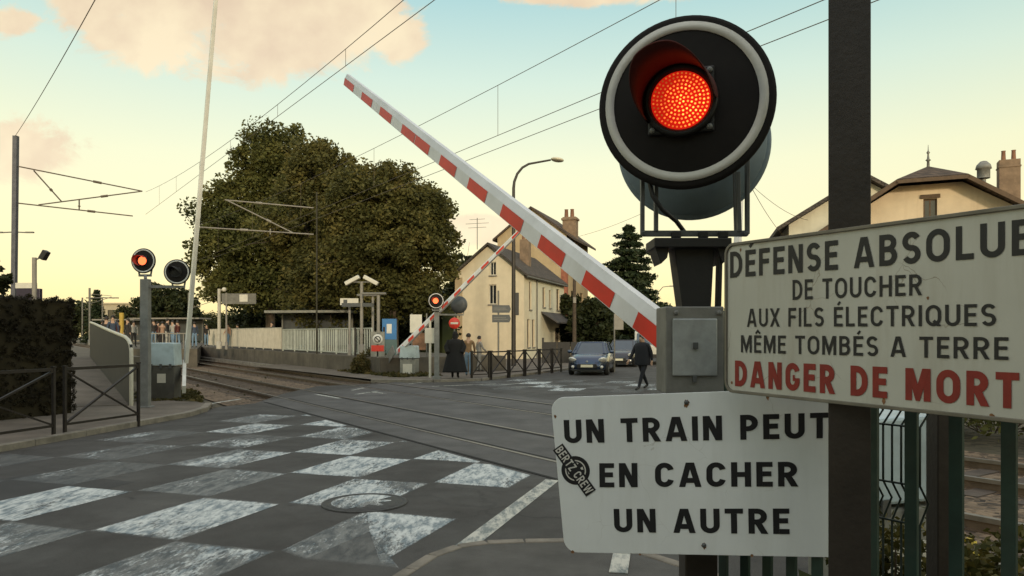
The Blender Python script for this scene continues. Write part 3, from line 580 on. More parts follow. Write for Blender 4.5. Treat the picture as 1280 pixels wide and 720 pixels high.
# ------------------------------------------------------------------ light heads of the crossing signals
def aim(d): return Matrix.Rotation(math.atan2(d[0], -d[1]), 4, 'Z')     # local -Y turned towards d
def head(parent, c, N, R_, lit, lens_dir, detail=True, back='signal back', tilt=0, roll=0, board_m='backboard black', vlen=1.0):
    """round backboard with its lamp: N the way the board looks, c its centre in the parent's space"""
    M = Matrix.Translation(c) @ aim(N); s = R_/.279
    bd = MB(M); bd.lathe([(.001, .0), (.268*s, .0), (.279*s, .004), (.281*s, .012), (.280*s, .022*s), (.272*s, .030*s), (.001, .030*s)], 72, 0, 'y')
    board = bd.build('backboard', [board_m], parent)
    rg = MB(M); rg.lathe([(.229*s, -.0005), (.229*s, -.003), (.257*s, -.003), (.257*s, -.0005)], 72, 0, 'y'); rg.build('white_ring', 'ring white', board)
    bk = MB(M); bk.lathe([(.265*s, .033*s), (.262*s, .05*s), (.14*s, .085*s), (.001, .09*s)], 48, 0, 'y'); bk.build('rear_shell', back, board)
    # lamp
    lc = Vector((-.012*s, -.002, .0)); M2 = M @ Matrix.Translation(lc)
    bz = MB(M2); k = .105*s
    bz.box(-k, k, -.012*s, -.0005, -k, k); bz.lathe([(.118*s, -.012*s), (.116*s, -.028*s), (.102*s, -.030*s), (.094*s, -.016*s)], 48, 0, 'y')
    bz.build('lamp_bezel', 'black paint', board, bevel=.006*s if detail else 0)
    if detail:
        for sx in (-1, 1):
            for sz in (-1, 1):
                bo = MB(M2); bo.lathe([(.001, -.021*s), (.008*s, -.021*s), (.010*s, -.0125*s)], 10, 0, 'y'); bo2 = bo.build('bolt', 'galvanised', board)
                bo2.location = (M.to_3x3() @ Vector((sx*.090*s, 0, sz*.090*s)))
    M4 = M2 @ Matrix.Diagonal((.93, 1, .93, 1)); ln = MB(M4); ln.lathe([(.001, -.026*s), (.06*s, -.024*s), (.101*s, -.0165*s)], 40, 0, 'y')
    ln.build('lens', ('led glow' if detail else 'lamp red') if lit else ('trim black' if not detail else 'lens dark'), board)
    if detail and lit:
        dt = MB(M4)
        for ring, cnt in enumerate((1, 6, 12, 18, 24, 30, 36, 41)):
            rr = .0132*ring*s
            for q in range(cnt):
                t = 2*math.pi*q/cnt+ring*.37; x = rr*math.cos(t); z = rr*math.sin(t); y = (-.0268+.009*(rr/(.1*s))**2)*s
                w = .0036*s; dt.add([(x+w*math.cos(a), y-.0008, z+w*math.sin(a)) for a in [i*math.pi/4 for i in range(8)]], [tuple(range(8))])
        dt.build('led_array', 'led dot', board)
    # visor: hood open at the bottom, aimed on its own
    M3 = M2 @ (aim(N).inverted() @ aim(lens_dir)) @ Matrix.Rotation(R(tilt), 4, 'X')
    vs = MB(M3); A = []; n = 36; a0, a1 = R(-18+roll), R(198+roll)
    prof = [(.119*s, -.012*s), (.119*s, -.10*s*vlen), (.117*s, -.20*s*vlen)]
    rows = []
    for off in (0, -.004*s):
        for (r, y) in prof:
            for k in range(n+1):
                t = a0+(a1-a0)*k/n; u = abs(k/n-.5)*2
                yy = y*(1 if y > -.05*s else (1-.72*max(0, (u-.25)/.75)**1.3))
                rows.append(((r+off)*math.cos(t), yy, (r+off)*math.sin(t)))
    m = n+1; fs = []
    for o_ in (0, 3):
        for i in range(2):
            for k in range(n): fs.append(((o_+i)*m+k, (o_+i)*m+k+1, (o_+i+1)*m+k+1, (o_+i+1)*m+k))
    for k in range(n): fs.append((2*m+k, 2*m+k+1, 5*m+k+1, 5*m+k))
    vs.add(rows, fs, 0, True); vs.build('visor', 'visor' if detail else 'visor bright' if lit else 'black paint', board)
    return board

def led_spot(c):
    for nm, lo, hi in (('led dot', .6, 6.0), ('led glow', .50, .85)):
        N_ = MATS[nm].node_tree.nodes; L_ = MATS[nm].node_tree.links; tc = N_.new('ShaderNodeTexCoord'); d = N_.new('ShaderNodeVectorMath'); d.operation = 'DISTANCE'; L_.new(tc.outputs['Object'], d.inputs[0]); d.inputs[1].default_value = c
        r = N_.new('ShaderNodeMapRange'); L_.new(d.outputs['Value'], r.inputs[0]); r.inputs[1].default_value = .015; r.inputs[2].default_value = .105; r.inputs[3].default_value = hi; r.inputs[4].default_value = lo; src = r.outputs[0]
        if nm == 'led dot':
            g = N_.new('ShaderNodeNewGeometry'); r2 = N_.new('ShaderNodeMapRange'); L_.new(g.outputs['Random Per Island'], r2.inputs[0]); r2.inputs[3].default_value = .45; r2.inputs[4].default_value = 1.4
            mu = N_.new('ShaderNodeMath'); mu.operation = 'MULTIPLY'; L_.new(src, mu.inputs[0]); L_.new(r2.outputs[0], mu.inputs[1]); src = mu.outputs[0]
        L_.new(src, N_['Principled BSDF'].inputs['Emission Strength'])
# ---- the near signal
SG = Vector((.605, 2.50, 0))
sig = thing('crossing_signal', 'large lit red signal in the foreground, round black board with white ring', 'signal', SG)
dl = lambda w: Vector(w)-SG                            # world to signal space
fc = at(856, 127, 2.40); rc_ = at(866, 183, 2.74)
led_spot(tuple(dl(fc)+Vector((.022, 0, -.015)))); head(sig, dl(fc), (-.29, -.957), .279, True, (-.43, -.90), True, tilt=3, roll=14, vlen=1.3)
head(sig, dl(Vector((rc_.x, rc_.y, rc_.z))), (.29, .957), .272, False, (.4, .9), True, board_m='signal back')
bk = MB()                                              # U-shaped bracket
def px(x, y, Y): return dl(at(x, y, Y))
Yb = 2.50
for (a, c) in [((803, 215), (803, 293)), ((803, 292), (934, 292)), ((934, 293), (934, 195)), ((820, 232), (820, 290)), ((922, 215), (924, 290))]:
    bk.bar(px(*a, Yb), px(*c, Yb), .013, .020)
bk.bar(px(918, 210, 2.60), px(920, 292, 2.60), .012); bk.bar(px(803, 292, 2.62), px(934, 292, 2.62), .013, .02)
bk.bar(px(804, 292, 2.47), px(804, 292, 2.66), .014); bk.bar(px(933, 292, 2.47), px(933, 292, 2.66), .014)
bk.build('bracket', 'bracket steel', sig, bevel=.002)
cb = MB(); cb.tube([px(812, 228, 2.47), px(816, 245, 2.46), px(828, 262, 2.46), px(845, 276, 2.48), px(857, 292, 2.52)], .008, 8); cb.build('cable', 'black paint', sig)
cm = MB()                                              # head plate, flared column
def quadprism(p4, y0, y1): cm.prism([(px(x, y, y0)[0], px(x, y, y0)[2]) for x, y in p4], y0-SG.y, y1-SG.y)
quadprism([(818, 297), (915, 297), (915, 309), (818, 309)], 2.46, 2.62)
quadprism([(843, 309), (893, 309), (889, 384), (853, 384)], 2.50, 2.60)
for (x, w) in ((828, 9), (905, 9)): quadprism([(x-w, 309), (x+w, 309), (x+w*.7, 322), (x-w*.2, 330)], 2.48, 2.60)
for x in (846, 880, 905): quadprism([(x-6, 289), (x+6, 289), (x+6, 297), (x-6, 297)], 2.48, 2.50)
quadprism([(899, 309), (904, 309), (902, 384), (897, 384)], 2.49, 2.53)
cm.build('column_head', 'black paint', sig, bevel=.003)
cm = MB(); quadprism([(832, 383), (905, 383), (905, 492), (832, 492)], 2.44, 2.60); jb = cm.build('junction_box', 'box steel', sig, bevel=.004)
cm = MB(); quadprism([(841, 398), (897, 398), (897, 470), (841, 470)], 2.430, 2.4395); dr_ = cm.build('door', 'door steel', jb, bevel=.004)
cm = MB(); quadprism([(867, 428), (873, 428), (873, 436), (867, 436)], 2.420, 2.4305); quadprism([(866, 470), (871, 470), (871, 478), (866, 478)], 2.428, 2.438); cm.build('latch', 'bracket steel', jb, bevel=.001)
for x in (845, 899):
    cm = MB(); p = px(x, 391, 2.44); cm.M = Matrix.Translation(p); cm.lathe([(.001, -.007), (.007, -.007), (.009, -.0005)], 10, 0, 'y'); cm.build('bolt', 'galvanised', jb)
cm = MB(); cm.box(.0, .11, .0, .10, 0, 1.60); p = px(877, 492, 2.5); cm.v = [(v[0]+p.x-.055, v[1], v[2]) for v in cm.v]; cm.build('mast', 'post brown', sig, bevel=.006)

# ---- plates with lettering
class Plane:
    def __init__(s, p0, d): s.o = Vector(p0); s.d = Vector((d[0], d[1], 0)).normalized(); s.n = Vector((s.d.y, -s.d.x, 0))   # n looks at the camera
    def hit(s, px_, py_):
        ray = Vector(((px_-640)/F, 1, (HOR-py_)/F)); o = Vector((0, 0, H)); t = (s.o-o).dot(s.n)/ray.dot(s.n); q = o+ray*t-s.o
        return (q.dot(s.d), q.z)
def rounded(pts, r, n=7):
    out = []; k = len(pts)
    for i in range(k):
        a, p, c = Vector(pts[i-1]), Vector(pts[i]), Vector(pts[(i+1) % k]); rr = r[i] if isinstance(r, (list, tuple)) else r
        if rr < .001: out.append(tuple(p)); continue
        u = (a-p).normalized(); w = (c-p).normalized(); ang = u.angle(w); t = rr/math.tan(ang/2); ce = p+(u+w).normalized()*(rr/math.sin(ang/2))
        s0 = p+u*t-ce; s1 = p+w*t-ce; a0 = math.atan2(s0.y, s0.x); a1 = math.atan2(s1.y, s1.x); da = (a1-a0+math.pi) % (2*math.pi)-math.pi
        out += [(ce.x+rr*math.cos(a0+da*j/n), ce.y+rr*math.sin(a0+da*j/n)) for j in range(n+1)]
    return out
def plate(pl, name, lab, corners, r, m_face, m_rim, rimw, cat='sign', thick=.006):
    base = thing(name, lab, cat, pl.o, math.atan2(pl.d.y, pl.d.x))
    ol = rounded(corners, r)
    b = MB(); b.prism(ol, 0, thick); bo = b.build('panel', [m_face], base, bevel=.0015)
    if rimw:
        ce = Vector((sum(p[0] for p in ol)/len(ol), sum(p[1] for p in ol)/len(ol)))
        inn = rounded([tuple(Vector(p)+Vector((rimw if Vector(p).x < ce.x else -rimw, rimw if Vector(p).y < ce.y else -rimw))) for p in corners], [max(.002, x-rimw) for x in r] if isinstance(r, list) else max(.002, r-rimw))
        b = MB(); n = len(ol); v = [(x, y_, z) for y_ in (-.006, .0095) for (x, z) in ol]+[(x, y_, z) for y_ in (-.006, .0095) for (x, z) in inn]
        f = []
        for i in range(n):
            j = (i+1) % n; f += [(i, j, n+j, n+i), (2*n+i, 3*n+i, 3*n+j, 2*n+j), (i, 2*n+i, 2*n+j, j), (n+i, n+j, 3*n+j, 3*n+i)]
        b.add(v, f); b.build('rim', m_rim, base, bevel=.0015)
    return base
big = Plane(at(908, 399, 2.27), (.379, -.78))
h = big.hit
tl, bl_ = h(907, 305), h(907, 490); tr, br_ = h(1310, 251), h(1310, 533)
zt, zb_ = (tl[1]+.0), bl_[1]
bs = plate(big, 'electric_danger_sign', 'long weathered white sign warning of electric wires, black and red capitals, on the dark post', [(tl[0], bl_[1]), (tr[0], br_[1]), (tr[0], tr[1]), (tl[0], tl[1])], .035, 'sign enamel', 'sign rim', .009)
PB = lambda u, v, o: (u, -o, v)
for s, q, ink, bo in [('DÉFENSE ABSOLUE', (913, 315, 1292, 272.5, 913, 347.5, 1292, 318), 'ink black', .175), ('DE TOUCHER', (991, 350, 1153, 342.5, 991, 375, 1153, 369), 'ink black', .155),
                      ('AUX FILS ÉLECTRIQUES', (934, 386, 1245.5, 379.5, 934, 408.5, 1245.5, 407.5), 'ink black', .155), ('MÊME TOMBÉS A TERRE', (926.5, 419, 1261, 421.5, 926.5, 440.5, 1261, 450), 'ink black', .155),
                      ('DANGER DE MORT', (919, 450.5, 1274.5, 466, 919, 482.5, 1274.5, 511.5), 'ink red', .215)]:
    o = text_part('lettering', s, h(q[0], q[1]), h(q[2], q[3]), h(q[4], q[5]), h(q[6], q[7]), PB, bs, ink, bo)
    if ink == 'ink red': o['label'] = 'red lettering DANGER DE MORT'
sm_ = Plane(at(690, 594, 2.50), ((1043-640)/F*2.285-(690-640)/F*2.50, 2.285-2.50)); h = sm_.hit
ss = plate(sm_, 'train_warning_sign', 'white enamel sign about a second train, three black lines and a crew sticker', [h(706, 690.5), h(1049, 697), h(1049, 484), h(688, 497)], [.045, .03, .03, .045], 'sign white', 'sign rim', 0)
for s, q in [('UN TRAIN PEUT', (704.5, 525, 1036.5, 515.5, 706, 554, 1036.5, 547.5)), ('EN CACHER', (749, 579, 997, 577, 749.5, 609, 997.5, 608)), ('UN AUTRE', (767, 636, 986.5, 635.5, 768, 665, 987, 667.5))]:
    text_part('lettering', s, h(q[0], q[1]), h(q[2], q[3]), h(q[4], q[5]), h(q[6], q[7]), PB, ss, 'ink black', .20)
for (x, y) in ((858, 503), (880, 681.5)):
    u, v = h(x, y); b = MB(Matrix.Translation((u, 0, v))); b.lathe([(.001, -.005), (.005, -.005), (.0075, -.0005)], 12, 0, 'y'); b.build('bolt', 'bracket steel', ss)
# rust bleeding from the bolts and chips along the edges of both plates
def stains(base, items, y0):
    b = MB()
    for (u, v, r, run) in items:
        n = 18; pts = [(u+r*(.7+.5*random.random())*math.cos(2*math.pi*k/n), y0, v+r*(.7+.5*random.random())*math.sin(2*math.pi*k/n)*(1 if math.sin(2*math.pi*k/n) > 0 else 1+run)) for k in range(n)]
        b.add(pts, [tuple(range(n))])
    b.build('rust_stain', 'rust', base)
stains(ss, [(*h(858, 503), .009, .8), (*h(880, 681.5), .008, .6), (*h(716, 690), .006, 0), (*h(694, 520), .004, 1), (*h(800, 693), .004, 0), (*h(940, 694.5), .005, 0)], -.0006)
h = big.hit; stains(bs, [(*h(915, 478), .004, .5), (*h(1105, 500), .005, 1.5), (*h(1200, 300), .0035, 1), (*h(960, 497), .006, .3), (*h(1240, 520), .006, .2), (*h(926, 312), .004, .6), (*h(1160, 372), .003, .5)], -.0007); h = sm_.hit
# sticker: ring with a slanted word band
b = MB(); cu, cv = h(719.5, 588); rr = .048; ns = 40
def ring(r0, r1, y, mi):
    v = [(cu+r*math.cos(2*math.pi*k/ns), y, cv+r*math.sin(2*math.pi*k/ns)) for r in (r0, r1) for k in range(ns)]
    b.add(v, [(k, (k+1) % ns, ns+(k+1) % ns, ns+k) for k in range(ns)], mi)
ring(.001, rr, -.0008, 0); ring(.031, .035, -.0012, 1)
for k in range(6):
    t = R(20+60*k); b.add([(cu+r*math.cos(t+d), -.0013, cv+r*math.sin(t+d)) for r, d in ((.017, -.16), (.027, -.2), (.027, .2), (.017, .16))], [(0, 1, 2, 3)], 1)
ax = (Vector(h(737, 614))-Vector(h(699, 561))); ln_ = ax.length; ax.normalize(); nn = Vector((-ax.y, ax.x)); c2 = (Vector(h(737, 614))+Vector(h(699, 561)))/2
ax_l = ln_/2+.008; hw = .0205
b.add([(c2.x+ax.x*a+nn.x*w, -.0018, c2.y+ax.y*a+nn.y*w) for a, w in ((-ax_l, -hw), (ax_l, -hw), (ax_l, hw), (-ax_l, hw))], [(0, 1, 2, 3)], 0)
st = b.build('sticker', ['ink black', 'ring white'], ss)
def cr_(a, w): p = c2+ax*a+nn*w; return (p.x, p.y)
text_part('lettering', 'BERTZ CREW', cr_(-ax_l*.95, .0145), cr_(ax_l*.95, .0145), cr_(-ax_l*.95, -.0145), cr_(ax_l*.95, -.0145), PB, st, 'ring white', .17, .0024)

# ---- dark post carrying the long sign
pp = at(1062, 400, 1.965); b = MB(Matrix.Translation((pp.x, pp.y, 0)) @ Matrix.Rotation(R(-25), 4, 'Z'))
b.box(-.050, .050, -.052, -.042, -.2, 4.6); b.box(-.050, .050, .042, .052, -.2, 4.6); b.box(-.005, .005, -.042, .042, -.2, 4.6)
tag(b.build('steel_post', 'post brown', bevel=.002), 'tall dark brown steel post behind the electric danger sign', 'post')

# ------------------------------------------------------------------ barriers
def arm_mesh(name, parent, p0, p1, w0, w1, h0, h1, stripe, first=0, red=True, mats=('barrier white', 'barrier red'), split=None):
    """tapering arm; red blocks sit on its two wide faces"""
    p0 = Vector(p0); p1 = Vector(p1); d = (p1-p0).normalized(); L = (p1-p0).length; side = d.cross(Vector((0, 0, 1))).normalized(); up = side.cross(d)
    b = MB()
    def sec(t):
        c = p0.lerp(p1, t); w = (w0+(w1-w0)*t)/2; hh = (h0+(h1-h0)*t)/2; r = .35*w
        return [c+side*x+up*z for x, z in ((-w, -hh*.94), (-w, hh*.30), (-w*.55, hh), (w*.55, hh), (w, hh*.30), (w, -hh*.94), (w-r, -hh), (-w+r, -hh))]
    nseg = 12; S = [sec(i/nseg) for i in range(nseg+1)]; vs = [p for s_ in S for p in s_]; fs = [(i*8+k, i*8+(k+1) % 8, (i+1)*8+(k+1) % 8, (i+1)*8+k) for i in range(nseg) for k in range(8)]
    b.add(vs, fs, 0); b.add(S[0], [tuple(range(8))], 0); b.add(S[-1], [tuple(range(8))], 0)
    if red:
        x = first; e = .0025; spans = []
        while x < L-.02: spans.append((x/L, min(1, (x+stripe)/L))); x += stripe*2
        if split: spans = [(max(0, 1-(q+stripe)/L), 1-q/L) for q in split if q < L]
        for a, c in spans:
            for sg in (-1, 1):
                q = []
                for t, z in ((a, -.88), (c, -.88), (c, .27), (a, .27)):
                    cc = p0.lerp(p1, t); w = (w0+(w1-w0)*t)/2+e; hh = (h0+(h1-h0)*t)/2*z; q.append(cc+side*(sg*w)+up*hh)
                b.add(q, [(0, 1, 2, 3)], 1)
    return b.build(name, list(mats), parent)
def cabinet(parent, M, w=.85, d=.6, hh=1.45, door_white=False):
    b = MB(M); b.box(-w/2, w/2, -d/2, d/2, 0, hh*.58); bd = b.build('cabinet', 'cabinet dark' if not door_white else 'cabinet grey', parent, bevel=.02)
    b = MB(M); k = w/2+.02
    b.prism([(-k, hh*.60), (k, hh*.60), (k, hh*.62), (k-.03, hh*.98), (k-.07, hh), (-k+.07, hh), (-k+.03, hh*.98), (-k, hh*.62)], -d/2-.02, d/2+.02); b.build('cover', 'cabinet cover', parent, bevel=.02)
    b = MB(M)
    for x in (-.5, 0, .5): b.box(x*w*.7-.03, x*w*.7+.03, -d/2-.035, -d/2-.021, hh*.55, hh*.63)
    b.build('clasp', 'bracket steel', bd)
    b = MB(M)
    if door_white: b.box(-w*.30, w*.30, -d/2-.014, -d/2-.004, .05, hh*.42)
    else: b.box(-.10, .12, -d/2-.010, -d/2-.003, hh*.30, hh*.46)
    b.build('label_plate', 'frame white', bd)
    return bd
# near barrier, arm half raised over the road
nb_n = 2.66
P0 = on_track_line(905, nb_n); P0.z = H+(HOR-474)/F*P0.y
P1 = on_track_line(434, nb_n); P1.z = H+(HOR-100)/F*P1.y
nb = thing('level_crossing_barrier', 'nearest barrier with wide red and white striped arm rising across the road', 'barrier', (P0.x, P0.y, 0))
o3 = Vector((P0.x, P0.y, 0)); Pt = P0-(P1-P0).normalized()*.55
arm_mesh('arm', nb, Pt-o3, P1-o3, .10, .05, .168, .112, .275, .03, mats=('barrier white', 'barrier red'), split=[0, .505, .985, 1.50, 1.787, 2.27, 2.755, 3.25, 3.74, 4.23, 4.71, 5.2])
cabM = Matrix.Translation(at(1092, 560, 4.5)-o3-Vector((0, 0, at(1092, 560, 4.5).z))) @ Matrix.Rotation(R(20), 4, 'Z')
cabinet(nb, cabM, .56, .5, 1.24, True)
b = MB(); b.bar(Pt-o3+Vector((0, 0, -.05)), Pt-o3+Vector((.22, .25, -.32)), .12, .16); b.build('pivot', 'bracket steel', nb)
# far barrier
q0 = at(497, 440, 31.4); tt = 9.4; q1 = Vector((q0.x+U.x*tt, q0.y+U.y*tt, 0)); q1.z = H+(HOR-283)/F*q1.y
fb = thing('level_crossing_barrier', 'small far barrier, thin striped arm slanting up in front of the cream house', 'barrier', (q0.x, q0.y, 0))
o3 = Vector((q0.x, q0.y, 0)); arm_mesh('arm', fb, q0-o3, q1-o3, .12, .07, .26, .13, .52, .2)
cabinet(fb, Matrix.Translation(gnd(512, 471)-o3) @ Matrix.Rotation(R(-10), 4, 'Z'), .66, .55, 1.3, True)
b = MB(); dd = (q1-q0).normalized()
for sx in (-1, 1):
    s_ = dd.cross(Vector((0, 0, 1))).normalized()*.30*sx
    b.bar(dd*.3+s_+Vector((0, 0, q0.z)), -dd*.9+s_+Vector((0, 0, q0.z-.3)), .03, .40)
b.build('counterweight', 'galvanised', fb)
# left barrier, white arm nearly upright
q0 = at(232, 452, 20.6); tt = 3.4; q1 = Vector((q0.x+U.x*tt, q0.y+U.y*tt, 0)); q1.x = (271.5-640)/F*q1.y; q1.z = H+(HOR+25)/F*q1.y
lb = thing('level_crossing_barrier', 'left barrier with plain white arm raised almost upright beside blue grey cabinet', 'barrier', (q0.x, q0.y, 0))
o3 = Vector((q0.x, q0.y, 0)); q2 = q0.lerp(q1, .36)
b = MB(); arm_mesh('arm', lb, q0-o3, q1-o3, .10, .08, .27, .13, 1, 0, False, ('arm white',))
b = MB(); b.bar(q0-o3-(q1-q0).normalized()*.05+Vector((-.06, .08, 0)), at(230, 487, 19.4)-o3, .09, .22); b.build('counterweight', 'arm white', lb)
cabinet(lb, Matrix.Translation(gnd(206, 499)-o3) @ Matrix.Rotation(R(6), 4, 'Z'), .68, .55, 1.52)
# far right barrier, upright behind the near signal
q0 = on_track_line(914, 14.6)
rb = thing('level_crossing_barrier', 'upright striped barrier arm across the tracks, half hidden behind the near signal', 'barrier', (q0.x, q0.y, 0))
arm_mesh('arm', rb, (0, 0, 1.0), (.2, -.3, 6.6), .12, .07, .26, .13, .52, .2); cabinet(rb, Matrix.Translation((.5, .3, 0)), .78, .55, 1.4)

# ------------------------------------------------------------------ other crossing signals
def far_signal(name, lab, base, heads, mast_h, arm=None, m='galvanised', mw=.16):
    t = thing(name, lab, 'signal', base)
    b = MB(); b.box(-mw/2, mw/2, -mw*.4, mw*.4, 0, mast_h); b.box(-mw*.8, mw*.8, -mw*.6, mw*.6, 0, .12); b.build('mast', m, t, bevel=.01)
    for (c, N, lit, ld, r) in heads:
        c = Vector(c)-Vector(base); head(t, c, N, r, lit, ld, False, roll=55 if ld[0] < -.4 else 0, back='sign dark' if N[1] > 0 else 'signal back', board_m='bracket steel' if N[1] > 0 else 'backboard black')
    b = MB()
    for (c, N, lit, ld, r) in heads:
        c = Vector(c)-Vector(base); bz = c.z-r*1.15
        b.bar((c.x-r*.55, c.y+.09, c.z-r*.6), (c.x-r*.45, c.y+.09, bz), .03); b.bar((c.x+r*.55, c.y+.09, c.z-r*.6), (c.x+r*.45, c.y+.09, bz), .03)
        b.bar((c.x-r*.5, c.y+.09, bz), (c.x+r*.5, c.y+.09, bz), .05)
        b.bar((c.x, c.y+.09, bz), (0, 0, min(mast_h, bz)), .06)
    b.build('bracket', m, t); return t
yl = 17.0; gb = gnd(182, 514)
far_signal('crossing_signal', 'left crossing signal with lit red lamp and a second dark round head on its mast', gb,
           [(at(179, 326, yl), (-.05, -1), True, (-.48, -.88), .285), (at(221, 340, yl-.2), (.12, -1), False, (-.25, -1), .285)], H+(HOR-349)/F*gb.y, mw=.19)
gb = gnd(546, 474, .09)
far_signal('crossing_signal', 'far crossing signal, small lit red lamp beside the no entry sign', gb,
           [(at(545, 376, gb.y-.3), (-.05, -1), True, (-.1, -1), .30), (at(574, 381, gb.y+.5), (.25, 1), False, (.25, 1), .33)], 2.9, mw=.18)

# ------------------------------------------------------------------ foreground X railings
def cross_rail(lab, p0, p1, hh, w=.045, m='railing dark', group=None, thin=.03):
    p0 = Vector(p0); p1 = Vector(p1); d = p1-p0; d.z = 0; L = d.length
    t = thing('cross_railing', lab, 'railing', p0, math.atan2(d.y, d.x), group)
    for x in (0, L):
        b = MB(); b.box(x-w/2, x+w/2, -w/2, w/2, -.1, hh); b.box(x-w*.7, x+w*.7, -w*.7, w*.7, hh, hh+.025); b.build('post', m, t)
    b = MB(); b.bar((w/2, 0, hh-.03), (L-w/2, 0, hh-.03), w*.8, .05); b.build('rail', m, t); b = MB(); b.bar((w/2, 0, .14), (L-w/2, 0, .14), w*.6, .04); b.build('rail', m, t)
    b = MB(); b.bar((w/2, 0, .16), (L-w/2, 0, hh-.06), thin, .04, up=(0, 1, 0)); b.build('brace', m, t)
    b = MB(); b.bar((w/2, .012, hh-.06), (L-w/2, .012, .16), thin*.7, .04, up=(0, 1, 0)); b.build('brace', m, t)
    return t
A = gnd(81, 541, .09); B = gnd(173, 527, .09)
hA = (541-459)/F*A.y
cross_rail('dark X braced railing on the left pavement, panel in front of the ramp', A, B, hA)
dA = (B-A).normalized(); C_ = A-dA*.22
cross_rail('dark X braced railing panel in front of the hedge, cut by the photo edge', C_-dA*2.2, C_, hA)
# far pedestrian railing along the kerb
pts = [gnd(588, 473, .09), gnd(613, 472, .09), gnd(636, 469.5, .09), gnd(656, 467.5, .09), gnd(674, 465.5, .09), gnd(690, 464, .09), gnd(702, 462.5, .09)]
names = ['first panel of the far kerb railing, beside the woman in black', 'second panel of the far kerb railing, in front of the direction sign pole', 'third panel of the far kerb railing, in front of the lamp post',
         'fourth panel of the far kerb railing, right of the lamp post', 'fifth panel of the far kerb railing, towards the black gate', 'last panel of the far kerb railing, nearest the blue car']
for a, c, nm in zip(pts, pts[1:], names):
    d = (c-a).normalized(); cross_rail(nm, a+d*.06, c-d*.06, 1.02, .07, 'railing dark', 'X braced railings along the far kerb', .04)

# ------------------------------------------------------------------ ramp, platforms, railings
def path_panel(name, lab, pts, zb, zt, t, m, mtop=None, cat='railing'):
    root = thing(name, lab, cat, (0, 0, 0)); b = MB()
    for i in range(len(pts)-1):
        a, c = Vector(pts[i]), Vector(pts[i+1]); s = Vector((-(c-a).y, (c-a).x, 0)).normalized()*t/2
        v = [(*(a-s)[:2], zb[i]), (*(c-s)[:2], zb[i+1]), (*(c-s)[:2], zt[i+1]), (*(a-s)[:2], zt[i]), (*(a+s)[:2], zb[i]), (*(c+s)[:2], zb[i+1]), (*(c+s)[:2], zt[i+1]), (*(a+s)[:2], zt[i])]
        b.add(v, [(0, 1, 2, 3), (7, 6, 5, 4), (3, 2, 6, 7), (0, 4, 5, 1), (0, 3, 7, 4), (1, 5, 6, 2)])
    b.build('panel', m, root)
    return root
# ramp: solid metal parapet with a pale handrail
ra = gnd(164, 512); ra2 = Vector((-15.4, 27.2, 0)); dirr = (ra2-ra).normalized(); Lr = (ra2-ra).length
rpts = [ra+dirr*(Lr*k/10) for k in range(11)]
ztops = [1.50, 1.635, 1.69, 1.745, 1.80, 1.86, 1.92, 1.98, 2.04, 2.1, 2.15]; zbots = [.02]*11
rp = path_panel('ramp_parapet', 'grey metal parapet of the ramp with pale curved handrail', rpts, zbots, ztops, .06, 'ramp panel', cat='parapet')
b = MB(); b.tube([tuple(ra-dirr*.03)[:2]+(0,), tuple(ra-dirr*.03)[:2]+(1.36,), tuple(ra+dirr*.12)[:2]+(1.50,), tuple(ra+dirr*.5)[:2]+(1.60,)]+[(p.x, p.y, z+.04) for p, z in zip(rpts[1:], ztops[1:])], .045, 8); b.build('handrail', 'cream metal', rp)
rw = [ra+Vector((-.1, .1, 0)), ra2, ra2+Vector((-3, -2.0, 0)), ra+Vector((-2.2, -.6, 0))]
b = MB(); zz = [.10, .95, .95, .10]; b.add([(p.x, p.y, z) for p, z in zip(rw, zz)]+[(p.x, p.y, -.1) for p in rw], [(0, 1, 2, 3), (0, 1, 5, 4), (3, 2, 6, 7), (1, 2, 6, 5), (0, 3, 7, 4)]); structure(b.build('ramp', 'footway'))
# left platform beyond the ramp
def platform(name, n0, n1, s0, s1, z, m='platform concrete', taper=0):
    b = MB(); pl = [track(s0, n0), track(s1, n0), track(s1, n1), track(s0, n1)]
    b.slab([(p.x, p.y, z) for p in pl], z+.2); return structure(b.build(name, m, bevel=.02))
platform('near_platform', -3.4, 4.3, -190, -34, .85)
# far platform: wall, top and descending ramp end near the crossing
b = MB(); pa = track(-29.0, 12.7); pb = track(-190, 12.7); pc = track(-190, 19); pd = track(-29.0, 19)
b.add([(pa.x, pa.y, .78), (pb.x, pb.y, .9), (pc.x, pc.y, .9), (pd.x, pd.y, .78)]+[(p.x, p.y, -.2) for p in (pa, pb, pc, pd)], [(0, 1, 2, 3), (0, 4, 5, 1), (1, 5, 6, 2), (3, 7, 4, 0)])
structure(b.build('far_platform', 'platform concrete'))
